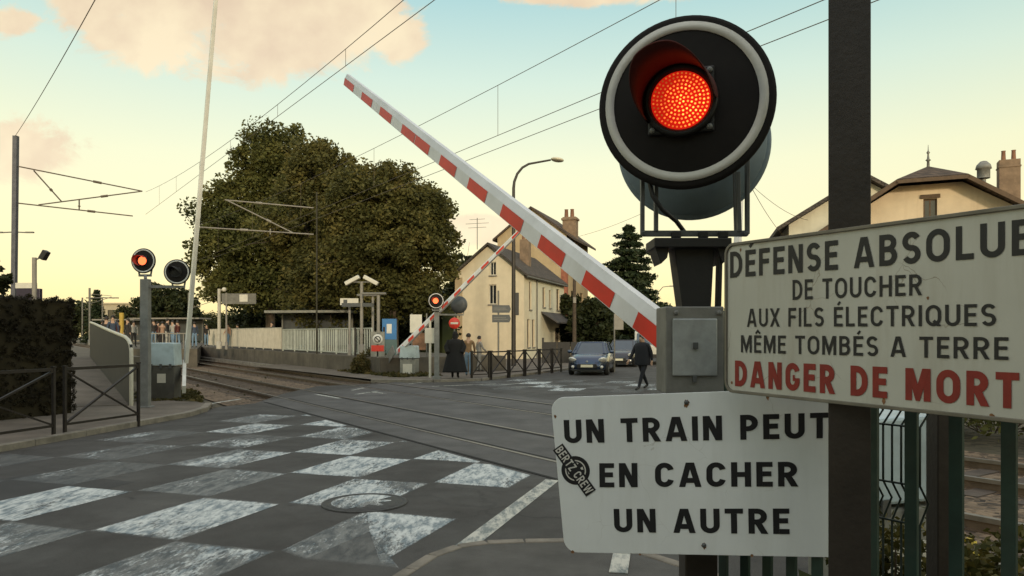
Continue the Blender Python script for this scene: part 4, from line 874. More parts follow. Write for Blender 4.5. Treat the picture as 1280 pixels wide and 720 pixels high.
# cable trough between platform and track
b = MB(); p = track(-62, 12.2); b.M = Matrix.Translation(track(0, 12.25))@Matrix.Rotation(RZ_U, 4, 'Z'); b.box(-120, -29, -.12, .12, -.13, .06); structure(b.build('cable_trough', 'concrete'))
def platform_rail(lab, sA, sB, n, zA, zB, hh, m, bars=True, dn=0, pit=.11, slats=.055, post_m=None):
    a = track(sA, n); c = track(sB, n+dn); t = thing('platform_railing', lab, 'railing', (a.x, a.y, 0), 0); a0 = Vector((0, 0, zA)); c0 = c-a; c0.z = zB; L = (c-a).length
    b = MB(); k = int(L/pit)
    for i in range(k+1):
        q = a0.lerp(c0, i/k); b.box(q.x-slats/2, q.x+slats/2, q.y-.012, q.y+.012, q.z+.08, q.z+hh-.03)
    o = b.build('bars', m, t)
    b = MB(); b.bar(a0+Vector((0, 0, hh)), c0+Vector((0, 0, hh)), .06); b.bar(a0+Vector((0, 0, .08)), c0+Vector((0, 0, .08)), .05); b.build('rail', m, t)
    n_ = max(1, int(L/2.0))
    for i in range(n_+1):
        q = a0.lerp(c0, i/n_); b = MB(); b.box(q.x-.035, q.x+.035, q.y-.035, q.y+.035, q.z-.02, q.z+hh+.03); b.build('post', post_m or m, t)
    return t
platform_rail('pale platform railing with close bars, stretch behind the white barrier arm', -66, -45, 13.4, .90, .84, 1.35, 'railing pale', slats=.085)
platform_rail('grey green platform railing with open bars, stretch at the crossing end', -44.9, -31.5, 13.4, .84, .80, 1.25, 'railing green', pit=.27, slats=.055)
# dark posts of the platform end
for px_, lab in ((444, 'thin black post at the end of the platform, left of the round prohibition sign'), (480, 'thin black post left of the blue sign at the platform end')):
    q = on_track_line(px_, 12.75 if px_ < 460 else 13.6); b = MB(Matrix.Translation((q.x, q.y, 0))); b.tube([(0, 0, .0), (0, 0, 2.1)], .045, 8); b.lathe([(.06, 0), (.06, .8), (.045, .82)], 8)
    tag(b.build('end_post', 'railing dark'), lab, 'post')

# ------------------------------------------------------------------ vegetation
def leaves_mesh(name, centers, spread, count, size, m, parent=None, flat=1.0, elong=1.0, loc=None, up_bias=0.0):
    """count leaves round each centre: one small folded quad a leaf"""
    centers = np.asarray(centers, float); k = len(centers); n = k*count
    sp = np.repeat(np.broadcast_to(np.asarray(spread, float), (k,)), count)[:, None]
    c = np.repeat(centers, count, 0)
    d = rng.normal(size=(n, 3)); d /= np.linalg.norm(d, axis=1)[:, None]
    p = c+d*(rng.random((n, 1))**.45)*sp*np.array([1, 1, flat])
    a = rng.normal(size=(n, 3)); a[:, 2] *= .7; a /= np.linalg.norm(a, axis=1)[:, None]
    b = rng.normal(size=(n, 3)); b += np.array([0, 0, up_bias]); b -= (b*a).sum(1)[:, None]*a; b /= np.linalg.norm(b, axis=1)[:, None]
    s = size*(.6+.8*rng.random((n, 1))); a = a*s*elong; b = b*s*.6
    v = np.stack([p-a, p+b*.9-a*.1, p+a, p-b*.9-a*.1], 1).reshape(-1, 3)
    me = bpy.data.meshes.new(name); me.vertices.add(n*4); me.vertices.foreach_set('co', v.astype(np.float32).ravel())
    me.loops.add(n*4); me.loops.foreach_set('vertex_index', np.arange(n*4, dtype=np.int32)); me.polygons.add(n)
    me.polygons.foreach_set('loop_start', np.arange(0, n*4, 4, dtype=np.int32)); me.polygons.foreach_set('loop_total', np.full(n, 4, dtype=np.int32))
    me.materials.append(MATS[m]); me.update(calc_edges=True); me.validate()
    o = bpy.data.objects.new(name, me); COL.objects.link(o)
    if parent: o.parent = parent
    if loc is not None: o.location = loc
    return o
def tree(lab, base, lobes, nclump, count, size, m, trunk_r, trunk_h, spread=.8, group=None, lean=(0, 0), bark='bark'):
    """lobes: ellipsoids (x, y, z, rx, ry, rz) relative to the base"""
    t = thing('broadleaf_tree', lab, 'tree', base, 0, group)
    b = MB(); top = Vector((lean[0], lean[1], trunk_h)); b.tube([(0, 0, -.1), (lean[0]*.2, lean[1]*.2, trunk_h*.3), (lean[0]*.5, lean[1]*.5, trunk_h*.65), top], [trunk_r*1.35, trunk_r, trunk_r*.85, trunk_r*.7], 10)
    cents = []
    vol = [l[3]*l[4]*l[5] for l in lobes]; tot = sum(vol)
    for l, vv in zip(lobes, vol):
        c = Vector(l[:3]); start = top.lerp(Vector((0, 0, trunk_h*.7)), random.random()); mid = start.lerp(c, .55)+Vector((random.uniform(-.3, .3), random.uniform(-.3, .3), .3))
        b.tube([start, mid, c], [trunk_r*.5, trunk_r*.32, trunk_r*.14], 6)
        for q in range(7):
            e = c+Vector((random.gauss(0, 1)*l[3]*.55, random.gauss(0, 1)*l[4]*.55, random.gauss(0, 1)*l[5]*.55)); b.tube([mid.lerp(c, random.random()), e], [trunk_r*.16, trunk_r*.05], 5)
        nn_ = max(6, int(nclump*(vv/tot)**.8/sum((w/tot)**.8 for w in vol)))
        d = rng.normal(size=(nn_, 3)); d /= np.linalg.norm(d, axis=1)[:, None]; rad = .35+.65*rng.random((nn_, 1))**.5
        rad += rng.normal(size=(nn_, 1))*.06
        cents.append(np.array(l[:3])+d*rad*np.array(l[3:]))
    b.build('trunk', bark, t)
    cents = np.concatenate(cents); leaves_mesh('crown', cents, spread*(.55+.8*rng.random(len(cents))), count, size, m, t, .75)
    return t
# big plane trees behind the platform
Yt = 56.0; s = Yt/F; bx = (338-640)*s; k_ = 56/47
tree('large leftmost dark tree behind the platform, highest of its row', (bx, Yt, 0),
     [tuple(q*k_ for q in l) for l in [(.1, 0, 12.3, 2.3, 2.3, 2.4), (-2.1, 0, 8.9, 2.2, 2.3, 2.6), (2.0, .2, 10.4, 2.7, 2.4, 2.9), (0, -.5, 8.0, 4.2, 3.2, 2.9), (-2.7, .3, 6.0, 2.2, 2.2, 2.3), (2.4, 0, 6.0, 2.8, 2.4, 2.4), (-.2, -.5, 4.9, 3.4, 2.6, 1.6), (.9, 0, 13.5, 1.3, 1.3, 1.3)]], 500, 215, .135, 'leaves olive', .36, 6.5, 1.0, 'plane trees behind the platform')
Yt = 41.5; s = Yt/F; bx = (492-640)*s
tree('large rightmost tree behind the platform, brownish crown touching the cream house', (bx, Yt, 0),
     [(-.6, 0, 9.4, 2.5, 2.2, 1.9), (1.2, 0, 8.3, 2.2, 2.2, 2.1), (-1.9, .2, 8.9, 2.2, 2.2, 2.1), (2.1, 0, 6.4, 1.7, 1.7, 2.0), (0, -.4, 6.7, 3.2, 2.6, 2.4), (-2.2, 0, 5.6, 2.2, 2.0, 2.0), (.6, 0, 4.1, 3.0, 2.2, 1.4)], 460, 200, .105, 'leaves autumn', .28, 4.6, .78, 'plane trees behind the platform')
Yt = 45; s = Yt/F; bx = (412-640)*s
tree('middle tree of the row behind the platform, filling between its taller neighbours', (bx, Yt, 0),
     [(-.5, 0, 11.2, 2.3, 2.2, 2.2), (-1.5, 0, 8.4, 2.4, 2.2, 2.6), (1.6, 0, 8.0, 2.5, 2.2, 2.8), (0, 0, 5.6, 3.0, 2.4, 2.0), (0, 0, 3.7, 2.9, 2.2, 1.3), (.6, -.4, 9.6, 2.2, 2.0, 1.8)], 380, 200, .112, 'leaves autumn', .28, 4.8, .8, 'plane trees behind the platform')
def bush_tree(lab, base, hh, w, m, n=110, cnt=70, size=.17, group=None):
    return tree(lab, base, [(0, 0, hh*.62, w, w*.9, hh*.34), (w*.4, 0, hh*.5, w*.7, w*.7, hh*.26), (-w*.45, 0, hh*.46, w*.75, w*.7, hh*.28), (random.uniform(-.3, .3)*w, 0, hh*.82, w*.55, w*.55, hh*.18)], n, cnt, size, m, max(.08, hh*.022), hh*.4, w*.26, group)
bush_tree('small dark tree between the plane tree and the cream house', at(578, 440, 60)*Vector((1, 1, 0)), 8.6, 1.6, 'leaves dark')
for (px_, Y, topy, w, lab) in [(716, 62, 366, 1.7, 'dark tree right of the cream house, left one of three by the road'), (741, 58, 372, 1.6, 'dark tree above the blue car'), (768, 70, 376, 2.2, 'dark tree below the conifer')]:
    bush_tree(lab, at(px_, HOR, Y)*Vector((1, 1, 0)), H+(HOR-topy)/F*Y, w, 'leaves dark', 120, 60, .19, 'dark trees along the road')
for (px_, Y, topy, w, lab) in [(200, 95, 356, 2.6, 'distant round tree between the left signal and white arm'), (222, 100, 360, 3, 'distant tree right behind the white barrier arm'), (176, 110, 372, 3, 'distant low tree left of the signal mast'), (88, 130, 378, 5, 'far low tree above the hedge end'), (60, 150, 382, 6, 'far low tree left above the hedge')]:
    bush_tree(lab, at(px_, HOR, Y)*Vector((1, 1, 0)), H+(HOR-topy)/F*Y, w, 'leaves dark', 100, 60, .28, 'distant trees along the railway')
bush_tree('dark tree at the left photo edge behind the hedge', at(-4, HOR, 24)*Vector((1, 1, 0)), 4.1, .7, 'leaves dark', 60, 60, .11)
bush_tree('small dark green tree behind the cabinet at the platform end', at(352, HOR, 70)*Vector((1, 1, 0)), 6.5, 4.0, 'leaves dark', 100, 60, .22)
# conifers
def conifer(lab, base, hh, w, group=None, m='needles', dens=1.0):
    t = thing('conifer_tree', lab, 'tree', base, 0, group); b = MB(); b.tube([(0, 0, -.1), (.05, 0, hh*.5), (0, 0, hh)], [hh*.022, hh*.014, .02], 8); cents = []
    lv = 15
    for i in range(lv):
        f = i/(lv-1); z = hh*(.16+.80*f); r = w*(1-f)**.6*random.uniform(.75, 1.12)+.12; nb_ = max(5, int((13-6*f)*dens))
        for k in range(nb_):
            a = 2*math.pi*(k+random.random()*.7)/nb_; rr = r*random.uniform(.6, 1.1); tip = Vector((rr*math.cos(a), rr*math.sin(a), z-rr*.12+random.uniform(-.2, .2)))
            b.tube([(0, 0, z), tip*.6+Vector((0, 0, z*.4+.08)), tip], [.05, .03, .012], 4)
            for q in range(max(2, int(rr*3))): cents.append(Vector((0, 0, z+.04)).lerp(tip, .25+.75*(q+random.random())/max(2, int(rr*3))))
    b.build('trunk', 'bark pine', t); leaves_mesh('crown', [tuple(c) for c in cents], hh*.045, 34, hh*.013, m, t, .5, 1.5)
    return t
conifer('tall dark conifer beyond the barrier arm, right of the tall house', at(786, HOR, 72)*Vector((1, 1, 0)), H+(HOR-280)/F*72, 4.5)
conifer('distant pointed conifer on the left behind the ramp', at(121, HOR, 95)*Vector((1, 1, 0)), H+(HOR-362)/F*95, 1.6)
# far tree line: one mass
cl = []
for k in range(520):
    a = rng.uniform(-1.1, 1.1); D = rng.uniform(170, 240); cl.append((D*math.sin(a), D*math.cos(a), rng.uniform(.5, 8.2)*(.7+.3*math.sin(a*23)+.15*math.sin(a*57))))
o = leaves_mesh('far_treeline', cl, 4.0, 34, .75, 'leaves dark', None, .7); o['kind'] = 'stuff'; o['label'] = 'dark far tree line along the horizon'
# hedge
HG = gnd(102, 521); hd = (Vector((-12.5, 6.5, 0))-HG).normalized()
hg = thing('hedge', 'tall clipped dark hedge on the left', 'hedge', (HG.x, HG.y, 0), math.atan2(hd.y, hd.x))
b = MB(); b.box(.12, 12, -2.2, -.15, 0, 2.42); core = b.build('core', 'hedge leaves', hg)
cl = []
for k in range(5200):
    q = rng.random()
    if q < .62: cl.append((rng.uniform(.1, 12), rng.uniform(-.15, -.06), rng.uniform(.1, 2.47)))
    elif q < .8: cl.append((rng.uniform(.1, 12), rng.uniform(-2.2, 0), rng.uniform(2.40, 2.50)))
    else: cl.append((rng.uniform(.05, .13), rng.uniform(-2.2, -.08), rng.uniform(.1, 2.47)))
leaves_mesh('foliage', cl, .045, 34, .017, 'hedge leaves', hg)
# dark hedge behind the far platform
hA_ = on_track_line(262, 22); hB_ = on_track_line(562, 22); dh = hB_-hA_; Lh = dh.length
hg2 = thing('hedge', 'long dark overgrown hedge under the trees behind the platform', 'hedge', hA_, math.atan2(dh.y, dh.x))
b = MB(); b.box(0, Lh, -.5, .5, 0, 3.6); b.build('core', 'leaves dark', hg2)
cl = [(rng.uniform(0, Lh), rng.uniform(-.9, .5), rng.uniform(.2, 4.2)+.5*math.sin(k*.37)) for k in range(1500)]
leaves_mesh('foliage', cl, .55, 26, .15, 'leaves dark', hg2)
# grass and weeds
def grass(name, lab, region, n, hh, m='grass blades'):
    cl = []
    while len(cl) < n:
        p = region()
        if p is not None: cl.append(p)
    cl = np.array(cl); o = leaves_mesh(name, cl, hh*.5, 7, hh*.5, m, None, .5, 1.1, None, 1.0); o['kind'] = 'stuff'; o['label'] = lab; return o
def reg_tr(s0, s1, n0, n1, z): return lambda: tuple(track(random.uniform(s0, s1), random.uniform(n0, n1), z))
grass('trackside_grass', 'dry grass beside the tracks by the platform end', reg_tr(-33, -26.5, 12.3, 14.4, .05), 700, .28)
grass('verge_grass', 'rough grass at the foot of the left barrier', lambda: tuple(gnd(random.uniform(170, 250), random.uniform(488, 503))), 420, .14)
grass('fence_undergrowth', 'dark undergrowth behind the green fence', reg_tr(-2.6, 4.5, 2.5, 4.3, .12), 900, .30, 'weed leaves')
grass('ballast_weeds', 'scattered weeds on the ballast', reg_tr(-60, -20, 4.6, 12.2, -.1), 160, .06)
def bush(lab, p, hh, w, m='weed leaves', flowers=False, group=None, n=60, cnt=30, size=.03):
    t = thing('bush', lab, 'bush', (p[0], p[1], 0), 0, group); cl = []; b = MB()
    for k in range(n):
        a = random.random()*6.283; r = w*random.random()**.5; z = hh*(.15+.85*random.random())*(1-.35*(r/w)**2); e = (r*math.cos(a), r*math.sin(a), z); cl.append(e)
        if k % 3 == 0: b.tube([(e[0]*.2, e[1]*.2, 0), (e[0]*.7, e[1]*.7, z*.6), e], [.010, .007, .003], 4)
    b.build('stem', 'bark', t); leaves_mesh('foliage', cl, w*.28, cnt, size, m, t)
    if flowers:
        leaves_mesh('flower', [cl[i] for i in range(0, n, 6)], w*.3, 5, .014, 'yellow petals', t)
    return t
for i, (px_, n_, hh, w, fl, lab) in enumerate([(1118, 3.0, 1.0, .30, True, 'yellow flowering bush behind the green fence, left one'), (1170, 3.2, .92, .32, False, 'dark bush behind the second green fence pale'), (1232, 3.1, .95, .34, True, 'dry bush with few yellow flowers behind the right end of the fence'), (1285, 3.0, 1.05, .34, False, 'bush at the right photo edge behind the fence')]):
    q = on_track_line(px_, n_); bush(lab, q, hh, w, flowers=fl, size=.020, n=90, cnt=36)
for (px_, n_, hh, w, lab) in [(465, 13.2, 1.2, .7, 'rough shrub at the foot of the platform end'), (455, 12.6, .8, .6, 'low yellowish shrub in front of the platform end wall')]:
    q = on_track_line(px_, n_); bush(lab, q, hh, w, 'grass blades', size=.06, n=70, cnt=34)
q = on_track_line(1240, 14.5); bush('leafy bush across the tracks behind the fence', q, 1.8, 1.6, 'leaves olive', n=90, cnt=40, size=.06)
q = on_track_line(1160, 15); bush('dark leafy bush across the tracks beside the white cabinet', q, 1.9, 1.5, 'leaves olive', n=90, cnt=40, size=.06)

# ------------------------------------------------------------------ green fence at the right
fn = 2.08; a0 = on_track_line(900, fn); s0 = a0.dot(U)
fe = thing('palisade_fence', 'dark green palisade fence under the warning signs', 'fence', (a0.x, a0.y, 0), RZ_U)
x = .0; k = 0
xs = [(on_track_line(p, fn).dot(U)-s0) for p in (905, 932, 960, 990, 1022, 1055, 1091, 1140, 1196, 1262)]; xs += [xs[-1]+.13*(i+1) for i in range(12)]
for x in xs:
    b = MB(); b.prism([(x-.017, .05), (x+.017, .05), (x+.017, 1.72), (x, 1.79), (x-.017, 1.72)], -.008, .004); b.build('pale', 'fence green', fe)
for z in (.25, 1.60):
    b = MB(); b.box(-.1, xs[-1]+.1, .006, .03, z-.02, z+.02); b.build('rail', 'fence green', fe)
# welded mesh panel
a0 = on_track_line(1093, 2.3); a1 = on_track_line(1150, 2.3); L = (a1-a0).length
wm = thing('wire_mesh_panel', 'dark welded wire mesh panel with folded wires behind the fence', 'fence', (a0.x, a0.y, 0), RZ_U)
b = MB(); prof = [(0, .3), (0, 1.12), (.05, 1.18), (0, 1.24), (0, 1.42), (.05, 1.46), (0, 1.5)]
for i in range(6):
    x = L*i/5; b.tube([(x, y, z) for y, z in prof], .0035, 6)
for z in (.5, .7, .9, 1.12, 1.24, 1.42): b.tube([(0, -.003, z), (L, -.003, z)], .0035, 6)
b.build('wires', 'wire green', wm)
b = MB(); q = on_track_line(1178, 2.5); b.M = Matrix.Translation((q.x, q.y, 0)); b.box(-.035, .035, -.035, .035, -.1, 1.75); tag(b.build('dark_post', 'post brown', bevel=.004), 'dark square post among bushes behind the green fence', 'post')

# ------------------------------------------------------------------ poles, catenary, wires
def sag(a, c, d, n=14):
    a = Vector(a); c = Vector(c); return [a.lerp(c, i/n)-Vector((0, 0, d*4*(i/n)*(1-i/n))) for i in range(n+1)]
def catenary(lab, n, s0, s1, zm, zc, sm, droppers, rad=.0078):
    t = thing('catenary', lab, 'overhead wires', (0, 0, 0))
    mpts = sag(track(s0, n, zm[0]), track(s1, n, zm[1]), sm, 30); b = MB(); b.tube(mpts, rad, 5); b.build('messenger_wire', 'wire', t)
    b = MB(); b.tube([track(s0, n, zc[0]), track(s1, n, zc[1])], rad, 5); b.build('contact_wire', 'wire', t)
    for f in droppers:
        i = min(29, int(f*30)); g = f*30-i; top = mpts[i].lerp(mpts[i+1], g); bot = track(s0, n, zc[0]).lerp(track(s1, n, zc[1]), f)
        b = MB(); b.tube([top, bot], rad*.7, 4); b.build('dropper', 'wire', t)
    return t
# mast positions
ml = Vector(((17-640)/F*39, 39, 0)); zt_m = H+(HOR-170)/F*39
mast = thing('catenary_mast', 'slim bluish catenary mast with cantilever arms at the left photo edge', 'catenary mast', ml)
b = MB(); b.bar((-.02, 0, 0), (.12, 0, zt_m), .22, .22); b.build('mast', 'mast steel', mast)
tip = at(178, 239, 0)*0
def loc_at(px_, py_, Y, base): return at(px_, py_, Y)-base
def cantilever(root, pairs, base):
    for (p, q) in pairs:
        r_ = .035
        b = MB(); b.tube([loc_at(*p, base), loc_at(*q, base)], r_, 6); d = loc_at(*q, base)-loc_at(*p, base)
        mid = loc_at(*p, base)+d*.62; b.tube([mid-d*.035, mid+d*.035], r_*2.0, 6); b.build('cantilever', 'wire' if base.x < -20 else 'canopy', root)
cantilever(mast, [((23, 208, 39), (178, 239, 42)), ((23, 254, 39), (166, 270, 42)), ((48, 256, 39.5), (178, 239, 42)), ((42, 213, 39.5), (77, 252, 40.5)), ((99, 249, 40.8), (99, 263, 40.8))], ml)
# second mast in front of the trees
m2 = Vector(((396-640)/F*38, 38, 0)); mast2 = thing('catenary_mast', 'thin catenary mast standing in front of the dark trees with grey cantilevers', 'catenary mast', m2)
b = MB(); b.bar((0, 0, 0), (0, 0, H+(HOR-240)/F*38), .07, .07); b.build('mast', 'mast dark', mast2)
cantilever(mast2, [((392, 260, 38), (281, 250, 37)), ((392, 293, 38), (250, 284, 36.6)), ((283, 250, 37), (368, 292, 37.8)), ((338, 286, 37.4), (338, 293, 37.4))], m2)
# wire runs
sT = ml.dot(U)-3.5
ptip = at(178, 239, 42); n1 = 6.0
catenary('overhead wire pair above the near track, nearest run crossing the top left', 6.0, on_track_line(182, 6.0).dot(U), 22, (H+(HOR-240)/F*on_track_line(182, 6.0).y, 9.6), (H+(HOR-268)/F*on_track_line(182, 6.0).y, 6.55), 1.7, (.07, .14, .215, .29, .37, .445, .52, .6, .68))
catenary('overhead wire pair above the far track, passing behind the near signal', 9.6, -52, 22, (8.8, 8.8), (6.5, 6.5), 1.1, (.1, .2, .3, .4, .5, .578, .66, .74))
b = MB(); b.tube(sag(track(-55, 10.8, 6.85), track(22, 10.8, 6.85), .1, 20), .0085, 5); tag(b.build('overhead_wire', 'wire'), 'single overhead wire running parallel right of the far track pair', 'overhead wire')
e0 = at(19, 170, 39); e1 = at(113, 0, 20); b = MB(); b.tube(sag(e0, e0.lerp(e1, 1.5), .25, 16), .013, 5); tag(b.build('feeder_wire', 'wire'), 'lone feeder wire rising from the left mast to the top edge', 'overhead wire')
# thin cables near the right house
for (p, q, lab) in [((940, 232, 24), (1010, 275, 34), 'thin cable behind the signal towards the right house, upper one'), ((935, 226, 24), (985, 300, 33), 'thin cable behind the signal, lower steep one'), ((700, 300, 60), (800, 268, 40), 'thin cable from the tall house towards the signal')]:
    b = MB(); b.tube(sag(at(*p), at(*q), .2, 10), .010, 4); tag(b.build('cable', 'wire'), lab, 'cable')

# street lamp
sl = Vector(((642-640)/F*40, 40, 0)); lamp = thing('street_lamp', 'tall street lamp with curved arm between the cream house gable and the wing', 'street lamp', sl)
zt_l = H+(HOR-212)/F*40
arc = [(0, 0, .05), (0, 0, 3.0), (0, 0, zt_l-1.0)]+[(math.sin(R(a))*0+(1-math.cos(R(a)))*1.1, 0, zt_l-1.0+math.sin(R(a))*1.35) for a in (15, 35, 55, 75, 88)]
arc += [(2.0, 0, zt_l+.52)]
b = MB(); b.tube(arc, [.13, .12, .085, .075, .07, .065, .06, .055, .05], 10); b.build('pole', 'post brown', lamp)
b = MB(Matrix.Translation((2.35, 0, zt_l+.53))); b.M = b.M @ Matrix.Rotation(R(8), 4, 'Y'); b.sphere((0, 0, 0), .36, 10, 0, .32); b.build('lamp_head', 'cream metal', lamp)
b = MB(); b.box(.08, .30, -.14, .14, H+(HOR-394)/F*40, H+(HOR-366)/F*40)
b.v = [(v[0]*.95, v[1], v[2]) for v in b.v]; b.lathe([(.01, 0), (.01, 0)], 4); tl_ = b.build('traffic_light', 'trim black', lamp, bevel=.04)
# direction signs
dp = Vector(((623-640)/F*39.4, 39.4, 0)); ds = thing('direction_sign', 'pair of grey direction boards on a thin pole before the cream house', 'sign', dp)
b = MB(); b.tube([(0, 0, 0), (0, 0, 4.1)], .045, 8); b.build('pole', 'lamp grey', ds)
for (y0, y1) in ((381.5, 391), (393.5, 403)):
    z1_, z0_ = H+(HOR-y0)/F*39.4, H+(HOR-y1)/F*39.4
    b = MB(); b.prism([(-.33, z0_), (.58, z0_), (.66, (z0_+z1_)/2), (.58, z1_), (-.33, z1_)], -.10, -.05); bo = b.build('board', 'sign dark', ds)
    b = MB(); zc_ = (z0_+z1_)/2
    b.box(-.25, .5, -.106, -.1015, zc_-.06, zc_-.03); b.box(-.25, .4, -.106, -.1015, zc_+.03, zc_+.06); b.build('border', 'lamp grey', bo)
# no entry sign
ne = at(568, HOR, 32.5)*Vector((1, 1, 0)); nes = thing('no_entry_sign', 'round red no entry sign with white bar above the woman in black', 'sign', ne)
zc_ = H+(HOR-404)/F*ne.y; b = MB(); b.tube([(0, .06, 0), (0, .06, zc_+.3)], .035, 8); b.build('pole', 'lamp grey', nes)
b = MB(Matrix.Translation((0, 0, zc_))); b.lathe([(.001, -.01), (.235, -.01), (.245, .0), (.235, .02), (.001, .02)], 32, 0, 'y'); dk = b.build('disc', 'sign red', nes)
b = MB(Matrix.Translation((0, 0, zc_))); b.box(-.165, .165, -.018, -.0115, -.04, .04); b.build('bar', 'frame white', dk)
# white panel on white pole, poster board
wp = gnd(537.5, 472, .09); wps = thing('white_panel', 'blank white panel on a white pole left of the far signal', 'sign', wp)
b = MB(); b.tube([(0, .03, 0), (0, .03, 2.2)], .05, 8); b.build('pole', 'frame white', wps)
b = MB(); b.box(-.20, .21, -.03, .0, H+(HOR-432)/F*wp.y, H+(HOR-413)/F*wp.y); b.build('panel', 'frame white', wps, bevel=.01)
pbp = gnd(524, 466, .09); ps = thing('poster_board', 'brown and white poster board behind the far barrier arm', 'notice board', pbp)
b = MB(); b.box(-.35, -.30, 0, .05, 0, 2.6); b.box(.30, .35, 0, .05, 0, 2.6); b.build('frame', 'lamp grey', ps)
b = MB(); b.box(-.29, .29, .01, .04, 1.0, 1.75); b.build('panel', 'board brown', ps); b = MB(); b.box(-.40, .12, -.03, -.005, 1.76, 2.55); b.build('notice', 'frame white', ps)
# platform furniture at the crossing end
def simple_pole(name, lab, px_, topy, Y, r, extra, m='canopy', cat='pole', zb=.8):
    p = Vector(((px_-640)/F*Y, Y, 0)); t = thing(name, lab, cat, (p.x, p.y, zb)); zt_ = H+(HOR-topy)/F*Y-zb
    b = MB(); b.tube([(0, 0, 0), (0, 0, zt_)], r, 8); b.lathe([(r*1.7, .0), (r*1.7, .5), (r, .52)], 8); b.lathe([(r*1.25, 1.0), (r*1.25, 1.15)], 8); b.build('pole', m, t)
    extra(t, zt_); return t
def flood(t, z):
    for sx in (-1, 1):
        b = MB(Matrix.Translation((sx*.42, 0, z+.05)) @ Matrix.Rotation(R(sx*28), 4, 'Y')); b.box(-.36, .36, -.13, .13, -.08, .10); b.build('floodlight', 'frame white', t, bevel=.03)
    b = MB(); b.bar((-.4, 0, z-.02), (.4, 0, z-.02), .05); b.build('bracket', 'lamp grey', t)
    b = MB(); b.box(-.9, .55, -.06, .06, z-1.15, z-.98); b.build('name_board', 'sign dark', t)
simple_pole('floodlight_pole', 'platform pole with two angled white floodlights and a dark board', 452, 352, 34, .075, flood)
def white_sign(t, z):
    b = MB(); b.box(-.42, .42, -.08, -.03, z-.05, z+.26); pn = b.build('panel', 'frame white', t); b = MB(); b.box(-.27, -.09, -.09, -.082, z+.01, z+.2); b.build('pictogram', 'sign dark', pn)
simple_pole('platform_sign', 'white rectangular sign on a pole at the platform end', 437, 380, 34.5, .055, white_sign, cat='sign')
def twin(t, z):
    b = MB(); b.box(-.75, .35, -.12, .12, z-.05, z+.05); b.build('lamp_head', 'lamp grey', t, bevel=.02)
simple_pole('platform_lamp', 'platform lamp with flat head, left of two', 466, 369, 35.5, .06, twin, cat='lamp'); simple_pole('platform_lamp', 'platform lamp with flat head, beside the blue sign', 473, 367, 33.5, .075, twin, cat='lamp')
bp_ = Vector(((487-640)/F*36, 36, 0)); bs_ = thing('information_pillar', 'blue and teal information pillar at the platform end', 'sign', (bp_.x, bp_.y, .78))
b = MB(); b.box(-.36, .36, -.1, .1, 0, .75); b.build('base', 'teal machine', bs_); b = MB(); b.box(-.34, .34, -.11, .09, .755, 1.75); pn = b.build('panel', 'sign blue', bs_); b = MB(); b.box(-.12, .12, -.118, -.112, 1.05, 1.5); b.build('pictogram', 'ring white', pn)
pr = on_track_line(472, 12.9); ps_ = thing('prohibition_sign', 'small round white prohibition sign over a red plate at the platform end', 'sign', (pr.x, pr.y, 0)); zz = H+(HOR-424)/F*pr.y
b = MB(); b.bar((0, .03, 0), (0, .03, zz+.25), .06); b.box(-.30, .30, 0.0, .04, zz-.75, zz+.32); b.build('board', 'cabinet grey', ps_)
b = MB(Matrix.Translation((0, -.005, zz))); b.lathe([(.001, -.004), (.22, -.004), (.22, .0)], 24, 0, 'y'); dk = b.build('disc', 'ring white', ps_); b = MB(Matrix.Translation((0, -.012, zz))); b.lathe([(.10, 0), (.10, -.003), (.14, -.003), (.14, 0)], 24, 0, 'y'); b.bar((-.10, -.002, .10), (.10, -.002, -.10), .02, .04); b.build('symbol', 'ink black', dk)
b = MB(); b.box(-.27, .27, -.012, -.002, zz-.52, zz-.26); b.build('warning_plate', 'sign red', ps_)
# shelters and screens on the platforms
def shelter(lab, px_, Y, z0, w, d, hh, m='canopy'):
    p = Vector(((px_-640)/F*Y, Y, 0)); t = thing('platform_shelter', lab, 'shelter', (p.x, p.y, z0), R(-8))
    b = MB(); b.box(-w/2, w/2, -d/2, d/2, hh, hh+.14); b.build('roof', m, t)
    for x in (-w*.42, 0, w*.42):
        b = MB(); b.box(x-.05, x+.05, d*.25, d*.25+.1, 0, hh); b.build('post', 'lamp grey', t)
    b = MB(); b.box(-w*.42, w*.42, d*.36, d*.38, .3, hh-.1); b.build('pane', 'sign dark', t)
shelter('flat roofed shelter on the far platform under the trees', 392, 44, .85, 5.2, 2.0, 2.2, 'cabinet grey'); shelter('distant flat platform canopy between signal mast and white arm', 212, 78, .9, 8, 2.4, 2.55); shelter('distant platform canopy left of the signal mast', 150, 82, .9, 5, 2.4, 2.5)
def spot(t, z):
    b = MB(); b.sphere((.35, 0, z-.05), .16, 8); b.bar((0, 0, z-.1), (.35, 0, z-.05), .04); b.build('lamp_head', 'frame white', t)
simple_pole('platform_lamp', 'pale platform lamp post above the left part of the railing', 274, 361, 52, .12, spot, 'railing pale', 'lamp')
simple_pole('platform_lamp', 'slim grey post with marker bands right of the shelter sign', 392, 372, 47, .07, spot, cat='lamp')
def screen(t, z):
    b = MB(); b.box(-.3, 2.0, -.05, .05, z-.75, z-.05); b.build('panel', 'lamp grey', t); b = MB(); b.box(.9, 1.45, -.07, -.052, z-.6, z-.12); b.build('notice', 'frame white', t)
simple_pole('sign_gantry', 'dark sign gantry with pale notice under the trees', 283, 366, 50, .06, screen, cat='sign')
